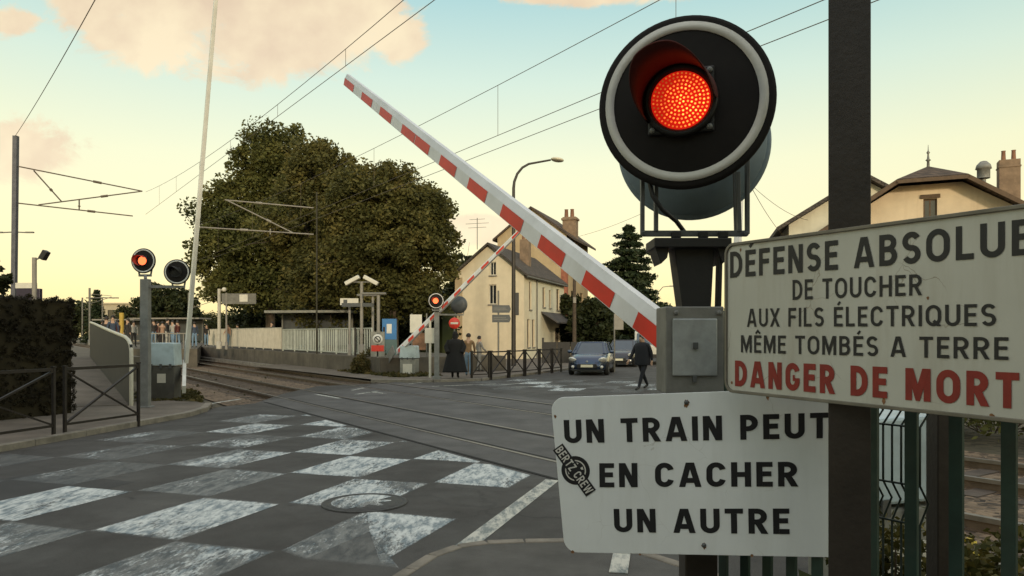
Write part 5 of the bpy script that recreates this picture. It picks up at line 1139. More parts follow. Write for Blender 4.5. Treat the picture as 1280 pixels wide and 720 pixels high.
# far left platform: screen, floodlight, lamps
dsp = Vector(((36-640)/F*33, 33, 0)); t = thing('departure_screen', 'dark departure screen with pale top on posts above the hedge', 'screen', (dsp.x, dsp.y, .8))
b = MB(); b.box(-.5, .55, -.1, .1, 1.90, 3.0); b.build('screen', 'screen', t, bevel=.02); b = MB(); b.box(-.52, .3, -.12, .12, 3.01, 3.25); b.build('top', 'frame white', t); b = MB(); b.box(-.35, -.25, -.05, .05, 0, 1.9); b.box(.2, .3, -.05, .05, 0, 1.9); b.build('post', 'canopy', t)
def floodl(t, z):
    b = MB(Matrix.Translation((.42, 0, z+.1)) @ Matrix.Rotation(R(-60), 4, 'Y')); b.box(-.2, .2, -.15, .15, -.11, .11); b.build('floodlight', 'trim black', t, bevel=.03); b = MB(); b.bar((0, 0, z-.1), (.4, 0, z+.05), .05); b.build('bracket', 'lamp grey', t)
simple_pole('floodlight_pole', 'pale pole with small dark floodlight left above the hedge', 43, 322, 31, .09, floodl, 'canopy')
for (px_, ty, Y, lab) in [(18, 290, 58, 'distant double armed lamp behind the left catenary mast'), (128, 372, 70, 'distant small lamp post left of the ramp trees')]:
    def dbl(t, z):
        b = MB(); b.tube([(-1.1, 0, z-.05), (0, 0, z), (1.1, 0, z-.05)], .05, 6); b.box(-1.5, -.9, -.1, .1, z-.08, z+.02); b.box(.9, 1.5, -.1, .1, z-.08, z+.02); b.build('lamp_head', 'lamp grey', t)
    simple_pole('platform_lamp', lab, px_, ty, Y, .06, dbl, 'lamp grey', 'lamp')
for (px_, ty, Y, lab) in [(112, 360, 75, 'distant dark catenary mast behind the ramp handrail'), (103, 372, 95, 'distant small catenary mast above the hedge end'), (236, 366, 74, 'distant pale post right of the left signal')]:
    def ct(t, z):
        b = MB(); b.bar((0, 0, z-.6), (2.2, 0, z-.8), .05); b.bar((0, 0, z-1.6), (2.2, 0, z-.9), .05); b.build('cantilever', 'lamp grey', t)
    simple_pole('catenary_mast', lab, px_, ty, Y, .10, ct, 'lamp grey', 'catenary mast')
simple_pole('yellow_post', 'ochre yellow ticket post among the waiting crowd', 152, 391, 46, .14, lambda t, z: None, 'yellow post', 'post')
# street posts right of the lamp
p = Vector(((718-640)/F*52, 52, 0)); t = thing('wooden_pole', 'brown utility pole left of the blue car', 'pole', p); b = MB(); b.tube([(0, 0, 0), (0, 0, H+(HOR-310)/F*52)], [.15, .10], 8); b.build('pole', 'bark', t); b = MB(); b.box(-.1, .1, -.25, -.13, 4.0, 4.4); b.build('junction_box', 'canopy', t)
p = gnd(768, 465); t = thing('road_sign', 'small pale road sign on a pole between the two cars', 'sign', p); b = MB(); b.tube([(0, 0, 0), (0, 0, 2.6)], .04, 8); b.build('pole', 'lamp grey', t); b = MB(); b.box(-.02, .42, -.06, -.041, 2.0, 2.75); b.build('panel', 'canopy', t)
p = at(822, HOR, 85)*Vector((1, 1, 0)); t = thing('street_lamp', 'distant street lamp to the right of the conifer', 'street lamp', p); b = MB(); b.tube([(0, 0, 0), (0, 0, 6.6), (.6, 0, 7.3), (1.4, 0, 7.4)], [.1, .07, .05, .05], 6); b.build('pole', 'lamp grey', t); b = MB(); b.box(1.4, 2.1, -.12, .12, 7.33, 7.46); b.build('lamp_head', 'lamp grey', t)

# ------------------------------------------------------------------ houses
def boolean(o, boxes):
    c = MB()
    for bx_ in boxes: c.box(*bx_)
    co = c.build('cut', 'trim black'); bo = o.modifiers.new('b', 'BOOLEAN'); bo.operation = 'DIFFERENCE'; bo.object = co; bo.solver = 'EXACT'
    pm = o.parent; bpy.context.view_layer.update(); co.parent = pm; co.matrix_parent_inverse = Matrix(); bpy.context.view_layer.update()
    me = bpy.data.meshes.new_from_object(o.evaluated_get(bpy.context.evaluated_depsgraph_get())); o.modifiers.clear(); o.data = me; bpy.data.objects.remove(co)
def window(parent, x0, x1, z0, z1, y, axis='x', shutters=False, xc=None, mf='frame white', dep=.16, sill=True, open_shutter=False):
    """opening in the front wall (axis x at depth y) or in the right side wall (axis y at x = xc); returns its cutter"""
    T = Matrix() if axis == 'x' else Matrix.Translation((xc, 0, 0)) @ Matrix.Rotation(R(90), 4, 'Z')
    yy = y if axis == 'x' else 0
    f = MB(T); w = .06; yb = yy+dep
    f.box(x0+.002, x0+w, yb-.05, yb, z0+.002, z1-.002); f.box(x1-w, x1-.002, yb-.05, yb, z0+.002, z1-.002); f.box(x0+w, x1-w, yb-.05, yb, z0+.002, z0+w); f.box(x0+w, x1-w, yb-.05, yb, z1-w, z1-.002)
    xm = (x0+x1)/2; f.box(xm-.025, xm+.025, yb-.045, yb, z0+w, z1-w)
    fr = f.build('window', mf, parent)
    g = MB(T); g.box(x0+w, x1-w, yb-.022, yb-.012, z0+w, z1-w); g.build('pane', 'glass', fr)
    if sill:
        g = MB(T); g.box(x0-.07, x1+.07, yy-.07, yy+.05, z0-.09, z0-.003); g.build('sill', 'concrete', fr)
    if open_shutter:
        g = MB(T)
        for (a, c) in ((x0-(x1-x0)*.52, x0-.03), (x1+.03, x1+(x1-x0)*.52)): g.box(a, c, yy-.05, yy-.012, z0-.02, z1+.02)
        g.build('shutter', 'shutter', fr)
    return (x0, x1, yy-.3, yb+.02, z0, z1) if axis == 'x' else (xc-dep-.02, xc+.3, x0, x1, z0, z1)
# cream house
h1 = thing('cream_house', 'cream rendered house with plain gable facing the tracks and small side wing', 'house', (.84, 52, 0), RZ_C)
W1, L1, E1, RG1 = 5.2, 11.0, 6.15, 8.15
b = MB(); b.prism([(-W1, -.1), (0, -.1), (0, E1), (-W1/2, RG1), (-W1, E1)], 0, L1); wl = b.build('wall', ['render cream', 'render white'], h1)
cuts = [window(h1, -2.55, -2.08, 6.0, 6.95, 0, sill=True), window(h1, -2.62, -2.06, 3.95, 5.35, 0)]
for (y0, y1, z0, z1) in ((1.2, 1.75, 3.6, 5.6), (4.6, 5.3, 3.9, 5.4), (6.4, 6.95, 3.9, 5.3), (8.6, 9.5, 3.8, 5.5), (.75, 1.35, .9, 2.9), (1.95, 2.55, .9, 2.9), (8.2, 9.6, .2, 2.4)):
    cuts.append(window(h1, y0, y1, z0, z1, 0, 'y', xc=0, mf='timber'))
boolean(wl, cuts)
for p_ in wl.data.polygons:
    if p_.normal.x > .5 and p_.center.y > 2.9: p_.material_index = 1
b = MB(); ov = .35; th = .16
b.slab([(.28, -ov, E1-.12), (.28, L1+ov, E1-.12), (-W1/2, L1+ov, RG1+.17), (-W1/2, -ov, RG1+.17)], th); b.slab([(-W1-.28, -ov, E1-.12), (-W1/2-.002, -ov, RG1+.17), (-W1/2-.002, L1+ov, RG1+.17), (-W1-.28, L1+ov, E1-.12)], th)
rf = b.build('roof', 'roof slate', h1)
b = MB(); b.box(-1.6, -.9, 3.9, 4.6, 6.6, 9.0); ch = b.build('chimney', 'chimney', rf, bevel=.02)
for x in (-1.42, -1.1): b = MB(Matrix.Translation((x, 4.25, 9.0))); b.lathe([(.11, 0), (.09, .45), (.11, .5)], 10); b.build('chimney_pot', 'clay', ch)
b = MB(); b.tube([(.28, -.1, E1-.3), (.28, L1, E1-.3)], .07, 8); b.tube([(.06, 3.0, 0), (.06, 3.0, E1-.3)], .05, 8); b.build('gutter', 'lamp grey', h1)
b = MB(); b.box(-W1-.02, -W1+.55, -.03, -.003, 0, E1-.25); b.build('corner_strip', 'render tan', h1)
b = MB(); b.slab([(0.02, 4.2, 3.55), (1.3, 4.2, 2.75), (1.3, 10.6, 2.75), (.02, 10.6, 3.55)], .10); b.build('porch_roof', 'awning', h1)
b = MB(); b.tube([(-3.9, 1, 8.0), (-3.9, 1, 10.3)], .03, 5); 
for z, w in ((9.6, .7), (9.9, .9), (10.2, .6)): b.bar((-3.9-w, 1, z), (-3.9+w, 1, z), .025)
b.build('antenna', 'lamp grey', h1)
# tall tan house
h2 = thing('tall_house', 'tall tan house with blank gable, brick corner and large chimney behind the cream house', 'house', (4.83, 66, 0), RZ_C)
W2, L2, E2, RG2 = 6.5, 8.5, 10.7, 13.2
b = MB(); b.prism([(-W2, -.1), (0, -.1), (0, E2), (-W2/2, RG2), (-W2, E2)], 0, L2); wl = b.build('wall', 'render tan', h2)
cuts = [window(h2, y0, y1, z0, z1, 0, 'y', xc=0, mf='timber') for y0, y1, z0, z1 in ((1.6, 2.7, 7.2, 9.2), (5.2, 6.3, 7.2, 9.2), (1.6, 2.7, 3.8, 5.8), (5.2, 6.3, 3.8, 5.8))]
boolean(wl, cuts)
b = MB(); b.slab([(.7, -.25, E2-.30), (.7, L2+.5, E2-.30), (-W2/2, L2+.5, RG2+.17), (-W2/2, -.25, RG2+.17)], .2); b.slab([(-W2-.4, -.25, E2-.14), (-W2/2-.002, -.25, RG2+.17), (-W2/2-.002, L2+.5, RG2+.17), (-W2-.4, L2+.5, E2-.14)], .2); rf = b.build('roof', 'roof tile', h2)
b = MB(); b.box(-.9, .35, 2.0, 3.0, 9.8, 12.6); b.box(-1.0, .45, 1.9, 3.1, 12.3, 12.5); ch = b.build('chimney', 'chimney', rf, bevel=.02)
for x in (-.65, -.1): b = MB(Matrix.Translation((x, 2.5, 12.6))); b.lathe([(.2, 0), (.16, .7), (.2, .75)], 10); b.build('chimney_pot', 'clay', ch)
b = MB(); b.box(-.5, .03, -.03, -.003, 0, E2-.4); b.box(.003, .03, 0, .5, 0, E2-.4); b.build('corner_strip', 'brick red', h2)
# house at the right across the tracks
h3 = thing('station_house', 'pinkish house with half hipped tiled roof and finial above the electric danger sign', 'house', (17.2, 30.6, 0), R(-24))
b = MB(); b.prism([(-4.7, -.1), (4.7, -.1), (4.7, 5.75), (1.15, 7.95), (-1.15, 7.95), (-4.7, 5.75)], 0, 9); wl = b.build('wall', 'render pink', h3)
boolean(wl, [window(h3, -.25, .25, 6.55, 7.35, 0, mf='timber', sill=False), window(h3, -2.6, -1.5, 2.8, 4.6, 0), window(h3, 1.5, 2.6, 2.8, 4.6, 0)])
b = MB(); zc = 8.12; rt = 8.85
b.slab([(-1.25, -.75, zc), (1.25, -.75, zc), (0, .8, rt)], .11); b.slab([(-1.252, -.75, zc), (-.002, .8, rt), (-.002, 9.5, rt), (-5.4, 9.5, 5.40), (-5.4, -.75, 5.40)], .13); b.slab([(1.252, -.75, zc), (5.4, -.75, 5.40), (5.4, 9.5, 5.40), (.002, 9.5, rt), (.002, .8, rt)], .13)
rf = b.build('roof', 'roof tile', h3)
b = MB()
b.bar((-5.42, -.78, 5.28), (-1.25, -.78, 8.0), .05, .16); b.bar((5.42, -.78, 5.28), (1.25, -.78, 8.0), .05, .16); b.bar((-1.3, -.78, 8.0), (1.3, -.78, 8.0), .05, .14); b.build('bargeboard', 'timber', rf)
b = MB(Matrix.Translation((0, .8, rt-.05))); b.lathe([(.06, 0), (.05, .25), (.11, .3), (.05, .36), (.03, .55), (.07, .62), (.02, .7), (.008, .95)], 8); b.build('finial', 'lamp grey', rf)
b = MB(); b.box(-.36, .36, -.06, .0, 7.37, 7.52); b.box(-.31, .31, -.06, .0, 6.46, 6.55); b.build('lintel', 'timber', h3)
for x in (-3.6, 3.6): b = MB(); b.bar((x, -.05, 5.2), (x, -.62, 6.1), .10); b.build('bracket', 'timber', h3)
b = MB(); b.box(2.68, 3.44, 1.7, 2.3, 5.6, 9.05); b.box(2.655, 3.465, 1.675, 2.325, 8.72, 8.79); ch = b.build('chimney', 'chimney', rf, bevel=.015)
for x in (2.88, 3.24): b = MB(Matrix.Translation((x, 2.0, 9.05))); b.lathe([(.09, 0), (.075, .38), (.09, .42)], 10); b.build('chimney_pot', 'clay', ch)
b = MB(Matrix.Translation((2.02, 1.0, 7.15))); b.tube([(0, 0, -.5), (0, 0, 1.05)], .09, 10); b.lathe([(.24, 1.05), (.24, 1.42), (.30, 1.44), (.26, 1.6), (.12, 1.75), (.001, 1.78)], 16); b.build('vent_pipe', 'galvanised', rf)
h4 = thing('annex_house', 'lower cream annex with dark sloping roof left of the pinkish house', 'house', (16.9, 36, 0), R(-14))
b = MB(); b.prism([(-3.3, -.1), (3.5, -.1), (3.5, 7.2), (.1, 9.28), (-3.3, 7.2)], 0, 7); b.build('wall', 'render white', h4)
b = MB(); b.slab([(-3.9, -.5, 7.05), (.1, -.5, 9.5), (.1, 7.4, 9.5), (-3.9, 7.4, 7.05)], .2); b.slab([(.102, -.5, 9.5), (4.1, -.5, 7.05), (4.1, 7.4, 7.05), (.102, 7.4, 9.5)], .2); b.build('roof', 'roof slate', h4)
b = MB(); b.box(-.45, -.05, -.06, .0, 7.1, 7.75); b.build('vent', 'timber', h4); b = MB(); b.bar((-.4, -.1, 6.3), (-.4, -.35, 6.5), .05); b.sphere((-.4, -.45, 6.35), .16, 8); b.build('wall_lamp', 'lamp grey', h4)
# unseen house-shaped sun blocker, added behind the camera to keep the crossing in shade
h5 = thing('sun_blocker', 'long house-shaped sun blocker added unseen behind the viewer, shading the crossing', 'house', (-5, -21, 0), R(-4))
b = MB(); b.prism([(-21, -.1), (21, -.1), (21, 10.4), (-21, 10.4)], 0, 8); wl = b.build('wall', 'render white', h5)
boolean(wl, [window(h5, x, x+1.1, z, z+1.6, 8, 'x', mf='frame white', dep=-.16, sill=False)[:2]+(7.8, 8.3, z, z+1.6) for x in range(-18, 18, 4) for z in (1.0, 4.0, 6.9)])
b = MB(); b.slab([(-21.4, -.4, 10.4), (21.4, -.4, 10.4), (21.4, 4, 12.9), (-21.4, 4, 12.9)], .15); b.slab([(-21.4, 4.002, 12.9), (21.4, 4.002, 12.9), (21.4, 8.4, 10.4), (-21.4, 8.4, 10.4)], .15); b.build('roof', 'roof slate', h5)
# far flat building left
p = at(150, HOR, 120)*Vector((1, 1, 0)); t = thing('flat_building', 'distant pale flat roofed building beyond the ramp', 'building', p)
b = MB(); b.box(-3.4, 3.2, 0, 6, 0, 6.8); wl = b.build('wall', 'far wall', t); cut = [window(t, -2.0, 1.8, 4.4, 5.9, 0, mf='trim black', sill=False)]; boolean(wl, cut); b = MB(); b.box(-3.6, 3.4, -.2, 6.2, 6.803, 7.05); b.build('roof', 'far wall', t)
# garden gate / boundary boards
ga = Vector((1.9, 44.5, 0)); gr_ = thing('board_fence', 'black board fence between the cream house wing and the road', 'fence', ga, R(8))
for k in range(5):
    b = MB(); b.box(k*.82+.01, k*.82+.78, -.03, .03, .05, H+(HOR-428)/F*44.5+.02); b.build('board', 'gate black', gr_)
b = MB(); b.box(-.1, 0, -.06, .06, 0, 1.6); b.build('post', 'gate black', gr_)
for x in (2.45, 2.75): b = MB(Matrix.Translation((x, -.035, .75))); b.lathe([(.001, -.02), (.06, -.02), (.06, 0)], 12, 0, 'y'); b.build('reflector', 'frame white', gr_)

# ------------------------------------------------------------------ vehicles
def car(lab, loc, rz, body_m, L=3.9, W=1.68, Hh=1.45, group=None):
    t = thing('parked_car' if False else 'car', lab, 'car', loc, rz, group)
    b = MB(); st_ = [(-.5, .40, .30, .62), (-.47, .70, .24, .70), (-.43, .84, .20, .76), (-.36, .92, .18, .83), (-.27, .97, .17, .90), (-.18, .99, .17, .95), (0, 1, .17, .97), (.2, 1, .17, .98), (.34, .98, .18, .98), (.44, .93, .20, .96), (.485, .82, .24, .90), (.5, .62, .30, .80)]
    vs = []; ring_n = 0
    for (y, w, zb_, zt_) in st_:
        w = w*W/2; r_ = [(-w*.86, zb_), (-w, zb_+.10), (-w*1.0, zb_+.3), (-w*.985, zt_-.14), (-w*.90, zt_-.02), (-w*.5, zt_+.03), (0, zt_+.045), (w*.5, zt_+.03), (w*.90, zt_-.02), (w*.985, zt_-.14), (w, zb_+.3), (w, zb_+.10), (w*.86, zb_)]
        ring_n = len(r_); vs += [(x, y*L, z) for x, z in r_]
    m = len(st_); fs = [(i*ring_n+k, i*ring_n+(k+1) % ring_n, (i+1)*ring_n+(k+1) % ring_n, (i+1)*ring_n+k) for i in range(m-1) for k in range(ring_n)]
    b.add(vs, fs+[tuple(range(ring_n)), tuple(range(m*ring_n-1, (m-1)*ring_n-1, -1))], 0, True); bd = b.build('body', body_m, t)
    # greenhouse
    def loop(y0, y1, w, z, k=5):
        return [(-w, y1, z), (-w, y0+.10*L*.3, z), (-w*.8, y0, z), (0, y0-.03, z), (w*.8, y0, z), (w, y0+.10*L*.3, z), (w, y1, z), (w*.8, y1+.06, z), (-w*.8, y1+.06, z)]
    lo = loop(-.235*L, .43*L, W*.455, .93); up = loop(-.05*L, .34*L, W*.36, Hh-.05); g = MB(); n = len(lo); g.add(lo+up, [(i, (i+1) % n, n+(i+1) % n, n+i) for i in range(n)], 0, False); g.build('window', 'car glass', t)
    g = MB(); rt_ = [(x*.86, y*.97+.01, Hh) for x, y, z in up]; g.add([(x, y, z+.003) for x, y, z in up]+rt_, [(i, (i+1) % n, n+(i+1) % n, n+i) for i in range(n)]+[tuple(range(n, 2*n))], 0, True)
    for i in (1, 2, 4, 5, 0, 6): a = Vector(lo[i]); c = Vector(up[i]); g.bar(a, c, .055, .05)
    for sx in (-1, 1): a = Vector((sx*W*.455, .11*L, .93)); g.bar(a, (sx*W*.365, .13*L, Hh-.06), .06, .05)
    g.build('roof', body_m, t)
    for sx in (-1, 1):
        for y in (-.315*L, .325*L):
            b = MB(Matrix.Translation((sx*(W/2-.09), y, .30)) @ Matrix.Rotation(R(90), 4, 'Z')); b.lathe([(.19, -.10), (.27, -.10), (.30, -.07), (.30, .07), (.27, .10), (.19, .10)], 24, 0, 'y'); w_ = b.build('wheel', 'tyre', t)
            b = MB(Matrix.Translation((sx*(W/2-.09), y, .30)) @ Matrix.Rotation(R(90), 4, 'Z')); b.lathe([(.001, -.085), (.06, -.09), (.18, -.07), (.19, -.095), (.192, .095), (.18, .07), (.06, .09), (.001, .085)], 20, 0, 'y'); b.build('rim', 'rim', w_)
        b = MB(Matrix.Translation((sx*W*.37, -.445*L, .66)) @ Matrix.Rotation(R(sx*28), 4, 'Z') @ Matrix.Rotation(R(-35), 4, 'X')); b.sphere((0, 0, 0), .20, 10, 0, .42); b.build('headlight', 'headlamp', t)
        b = MB(Matrix.Translation((sx*W*.36, -.475*L, .37))); b.sphere((0, 0, 0), .075, 8); b.build('fog_lamp', 'headlamp', t)
        b = MB(Matrix.Translation((sx*(W/2+.08), -.16*L, 1.0))); b.sphere((0, 0, 0), .11, 8, 0, .7); b.build('mirror', body_m, t)
    b = MB(); b.prism([(-.40, .30), (.40, .30), (.46, .40), (.40, .50), (-.40, .50), (-.46, .40)], -.505*L, -.47*L); b.build('grille', 'trim black', t, bevel=.02)
    b = MB(); b.prism([(-.62, .17), (.62, .17), (.74, .27), (-.74, .27)], -.485*L, -.40*L); b.build('bumper', 'trim black', t, bevel=.02)
    b = MB(); b.box(-.26, .26, -.515*L, -.508*L, .36, .47); b.build('number_plate', 'plate', t)
    b = MB(Matrix.Translation((0, -.497*L, .60))); b.lathe([(.001, -.012), (.05, -.012), (.05, .02)], 12, 0, 'y'); b.build('badge', 'rim', t)
    return t
rz_car = math.atan2(CR.y, CR.x)
car('dark blue hatchback coming towards the crossing', gnd(745, 469)+Vector((0, 1.5, 0)), R(-13), 'car blue', 3.85, 1.72, 1.44)
car('dark car waiting behind the blue hatchback', gnd(786, 458.5)+Vector((0, 1.5, 0)), R(-18), 'car dark', 4.2, 1.75, 1.48)
vp = gnd(822, 456)+Vector((0, 2.2, 0)); van = thing('van', 'pale white box van partly hidden by the man in the dark suit', 'van', vp, R(-12))
b = MB(); b.box(-.95, .95, -1.0, 3.6, .45, 2.0); b.build('body', 'van white', van, bevel=.08)
b = MB(); b.M = Matrix.Rotation(R(90), 4, 'Z'); b.prism([(-2.0, .4), (-1.02, .4), (-1.02, 1.95), (-1.35, 1.92), (-1.75, 1.2), (-2.0, 1.1)], -.9, .9); b.build('cab', 'van white', van, bevel=.05)
b = MB(); b.M = Matrix.Rotation(R(90), 4, 'Z'); b.prism([(-1.80, 1.2), (-1.72, 1.22), (-1.36, 1.86), (-1.44, 1.86)], -.78, .78); b.build('windscreen', 'car glass', van)
for sx in (-1, 1):
    for y in (-1.4, 2.4):
        b = MB(Matrix.Translation((sx*.82, y, .34)) @ Matrix.Rotation(R(90), 4, 'Z')); b.lathe([(.001, -.11), (.30, -.11), (.34, -.07), (.34, .07), (.30, .11), (.001, .11)], 20, 0, 'y'); b.build('wheel', 'tyre', van)
    b = MB(Matrix.Translation((sx*.68, -2.02, .8))); b.sphere((0, 0, 0), .14, 8); b.build('headlight', 'headlamp', van)
b = MB(); b.box(-.85, .85, -2.06, -2.01, .4, .62); b.build('bumper', 'trim black', van)

# ------------------------------------------------------------------ people
def person(lab, loc, rz, hh=1.75, top='cloth dark', legs='cloth dark', hair='hair dark', stride=.0, swing=.0, bend=(0, 0), wide=1.0, fine=True, hairlen=0, group=None, lean=0, head_turn=0):
    k = hh/1.75; root = thing('person', lab, 'person', loc, rz, group)
    J = {}; E_ = []; RA = {}
    def add(n, p, r, par=None):
        J[n] = Vector(p)*k; RA[n] = r*k
        if par: E_.append((par, n))
    add('pel', (0, 0, .94), .125*wide); add('sp', (0, -.01*lean, 1.12), .125*wide, 'pel'); add('ch', (0, -.04*lean, 1.31), .145*wide, 'sp'); add('nk', (0, -.05*lean, 1.48), .060, 'ch'); add('hd', (0, -.02-.06*lean, 1.575), .082, 'nk'); add('ht', (0, -.015-.06*lean, 1.675), .078, 'hd')
    add('no', (0, -.115-.06*lean, 1.585), .016, 'hd')
    for s_, sg in (('l', -1), ('r', 1)):
        st_ = stride*sg; sw = -swing*sg; bn = bend[0 if sg < 0 else 1]
        add('sh'+s_, (sg*.175*wide, -.04*lean, 1.415), .062*wide, 'ch'); add('el'+s_, (sg*(.225*wide), -.04*lean-sw*.5-.02, 1.145), .048*wide, 'sh'+s_)
        add('wr'+s_, (sg*(.235*wide-.12*bn), -.06*lean-sw*1.0-.06-.2*bn, .91+.16*bn), .034, 'el'+s_); add('ha'+s_, (sg*(.235*wide-.15*bn), -.06*lean-sw*1.1-.08-.26*bn, .825+.16*bn), .036, 'wr'+s_)
        add('hi'+s_, (sg*.085*wide, 0, .90), .095*wide, 'pel'); add('kn'+s_, (sg*.095*wide, -st_*.45-.015, .50), .066, 'hi'+s_); add('an'+s_, (sg*.095*wide, -st_*1.0+.02, .09+abs(min(0, st_))*.12), .046, 'kn'+s_); add('to'+s_, (sg*.11*wide, -st_*1.0-.15, .045+abs(min(0, st_))*.02), .038, 'an'+s_)
    names = list(J); idx = {n: i for i, n in enumerate(names)}
    me = bpy.data.meshes.new('body'); me.from_pydata([tuple(J[n]) for n in names], [(idx[a], idx[c]) for a, c in E_], []); o = bpy.data.objects.new('body', me); COL.objects.link(o)
    sk = o.modifiers.new('skin', 'SKIN'); sk.use_smooth_shade = True
    if not me.skin_vertices: me.skin_vertices.new()
    for n in names:
        v = me.skin_vertices[0].data[idx[n]]; r = RA[n]; v.radius = (r, r*.78 if n in ('pel', 'sp', 'ch') else r); v.use_root = n == 'pel'
    su = o.modifiers.new('sub', 'SUBSURF'); su.levels = 2 if fine else 1; su.render_levels = su.levels
    bpy.context.view_layer.update(); m2_ = bpy.data.meshes.new_from_object(o.evaluated_get(bpy.context.evaluated_depsgraph_get())); bpy.data.objects.remove(o)
    # fingers join the same mesh
    bm = bmesh.new(); bm.from_mesh(m2_)
    if fine:
        fb_ = MB()
        for s_, sg in (('l', -1), ('r', 1)):
            h0 = J['ha'+s_]; d = (h0-J['wr'+s_]).normalized(); fw_ = Vector((0, -1, 0)); fw_ = (fw_-d*fw_.dot(d)).normalized(); inn = d.cross(fw_)*-sg
            for q in range(4):
                base = h0+fw_*(.026-.017*q)*k; L_ = (.075, .085, .08, .06)[q]*k; fb_.tube([base-d*.02*k, base+d*L_*.5+inn*.006, base+d*L_*.9+inn*.022*k], [.0095*k, .009*k, .006*k], 6)
            fb_.tube([h0-d*.03*k+fw_*.02*k, h0+fw_*.05*k+d*.01*k, h0+fw_*.06*k+d*.04*k], [.011*k, .010*k, .007*k], 6)
        t2 = bpy.data.meshes.new('f'); t2.from_pydata(fb_.v, [], fb_.f); bm.from_mesh(t2)
    bm.to_mesh(m2_); bm.free(); m2_.materials.clear()
    for m in ('skin', top, legs, 'shoe'): m2_.materials.append(MATS[m])
    segs = [(J[a], J[c], (1 if c[:2] in ('sp', 'ch', 'sh', 'el', 'wr') else 2 if c[:2] in ('hi', 'kn', 'an') else 3 if c[:2] == 'to' else 0)) for a, c in E_]
    for p in m2_.polygons:
        c = p.center; best = (9, 0)
        for a, e, m in segs:
            ab = e-a; t = max(0, min(1, (c-a).dot(ab)/ab.length_squared)); d = (c-a-ab*t).length
            if d < best[0]: best = (d, m)
        p.material_index = best[1]; p.use_smooth = True
        if best[1] == 2 and c.z > .99*k: p.material_index = 1
    m2_.name = 'body'; bo_ = bpy.data.objects.new('body', m2_); COL.objects.link(bo_); bo_.parent = root
    # hair cap
    hc = (J['hd']+J['ht'])/2+Vector((0, .012, .022))*k; hb = MB(Matrix.Translation(hc)); R0_ = .103*k; pr_ = []
    for i in range(11):
        th = math.pi*i/10*.62; pr_.append((max(.001, R0_*math.sin(th)), R0_*1.12*math.cos(th)))
    hb.lathe(pr_, 16, 0, 'z', True, lambda t, z: (.80 if (math.sin(t) < -.3 and z < .05*k) else 1))
    if hairlen:
        hb.lathe([(R0_*.95, .02*k), (R0_*1.0, -.08*k), (R0_*.9, -hairlen*k)], 14)
    hb.build('hair', hair, root)
    return root, J, k
# woman in a long black dress seen from behind
wp_ = gnd(569, 473, .09); r_, J, k = person('woman from behind in a long black dress and black headscarf at the far kerb', wp_, R(180), 1.78, 'cloth black', 'cloth black', 'cloth black', .05, .05, (.35, .35), 1.08, True, .34)
d_ = MB(); d_.lathe([(.10, 1.50), (.22, 1.44), (.25, 1.30), (.235, 1.10), (.26, .95), (.33, .60), (.39, .30), (.40, .24), (.36, .235)], 32, 0, 'z', True, lambda t, z: 1+.055*math.sin(7*t+z*3)*max(0, 1.1-z)); d_.v = [(x*1.18, y*.82, z) for x, y, z in d_.v]; d_.build('dress', 'cloth black', r_)
d_ = MB()
for sx in (-1, 1): d_.tube([(sx*.20, 0, 1.44), (sx*.33, .02, 1.18), (sx*.26, .16, .98)], [.10, .105, .09], 12)
d_.build('sleeve', 'cloth black', r_)
mp_ = gnd(584.5, 471, .09); person('man from behind in tan jacket and pale jeans beside the woman in black', mp_+Vector((0, .6, 0)), R(175), 1.72, 'cloth tan', 'cloth jeans', 'hair dark', .12, .15, (.3, .3), 1.05)
person('smaller person in a grey top walking in front of the cream house wall', gnd(598, 466, .09)+Vector((0, .8, 0)), R(120), 1.62, 'cloth grey', 'cloth grey', 'hair dark', .15, .12, (.6, .5), .98)
# man in dark suit crossing the road
sp_ = gnd(803.5, 487.5); r_, J, k = person('man in a dark suit walking across the road by the barrier box', sp_, R(-50), 1.77, 'cloth navy', 'cloth navy', 'hair dark', .36, .2, (.15, .1), 1.28, True, 0, None, .6)
d_ = MB(); d_.lathe([(.075, 1.49), (.16, 1.45), (.205, 1.36), (.20, 1.15), (.205, .95), (.22, .80), (.215, .78)], 24, 0, 'z', True); d_.v = [(x*1.25*k, (y*1.02-.02)*k, z*k) for x, y, z in d_.v]; d_.build('jacket', 'cloth navy', r_)
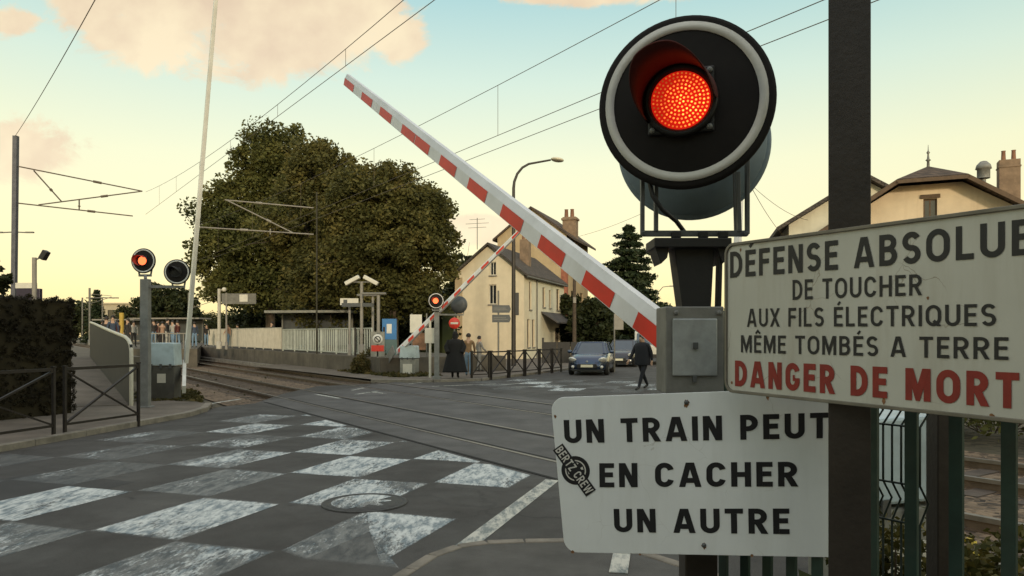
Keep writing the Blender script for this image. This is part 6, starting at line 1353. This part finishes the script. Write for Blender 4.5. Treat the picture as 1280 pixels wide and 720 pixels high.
# crowd on the platforms
crowd = [(133, 36, 3.2, 'cloth dark', 'nearest waiting person by the ramp handrail, dark coat'), (141, 35, 3.0, 'cloth blue', 'waiting person by the ramp handrail in a blue top'), (128, 44, 3, 'cloth beige', 'waiting person in beige far behind the ramp end'),
         (147, 40, 3, 'cloth red', 'waiting person in red beside the ochre post'), (160, 50, 0, 'cloth dark', 'waiting person in dark clothes right of the ochre post'), (167, 54, 0, 'cloth white', 'waiting person in a white top left of the signal mast'),
         (192, 52, 0, 'cloth dark', 'platform person in dark coat just right of the signal mast'), (197, 55, 0, 'cloth red', 'platform person in red jacket near the signal mast'), (203, 53, 0, 'cloth beige', 'platform person in a beige coat behind the barrier cabinet'),
         (209, 50, 0, 'cloth dark', 'broad platform person in black with pale trousers'), (216, 54, 0, 'cloth white', 'platform person with a white top close to the white arm'), (222, 52, 0, 'cloth red', 'platform person in dull red beside the white arm'),
         (243, 54, 0, 'cloth blue', 'platform person in blue right of the white arm by the railing end'), (258, 58, 1, 'cloth dark', 'person in dark behind the left end of the pale railing'), (285, 55, 1, 'cloth beige', 'person with a pinkish beige top behind the pale railing'),
         (297, 57, 1, 'cloth blue', 'person in blue behind the pale railing near the tree trunk'), (340, 50, 1, 'cloth dark', 'person in black behind the middle of the railing'), (376, 47, 1, 'cloth white', 'person in pale top behind the railing by the shelter'), (383, 47.5, 1, 'cloth dark', 'person in dark clothes beside the pale topped one at the shelter')]
for i, (px_, Y, f_, topm, lab) in enumerate(crowd):
    person(lab, ((px_-640)/F*Y*(.9 if 45 < Y < 56 and not f_ else 1), Y*(.9 if 45 < Y < 56 and not f_ else 1), .9 if f_ else .95), R(random.uniform(0, 360)), random.uniform(1.65, 1.82), topm, 'cloth white' if i == 9 else random.choice(['cloth dark', 'cloth jeans', 'cloth dark']), 'hair dark', random.choice([0, .1]), .05, (random.choice([0, .5]), 0), 1.0, False, 0, 'people waiting on the platforms')
b = MB(); b.slab([(-24, 43.5, .945), (-18.4, 43.5, .945), (-27.5, 66, .945), (-36, 66, .945)], 1.1); structure(b.build('platform_crossing', 'platform concrete'))
# guard rail in front of the crowd
b = MB(); a = at(186, 415, 43.8); c = at(238, 415, 43.8); b.bar((a.x, a.y, 1.85), (c.x, c.y, 1.85), .06)
for f in range(7): q = a.lerp(c, f/6); b.bar((q.x, q.y, .9), (q.x, q.y, 1.85), .04)
tag(b.build('guard_rail', 'canopy'), 'pale guard rail in front of the platform crowd', 'railing')
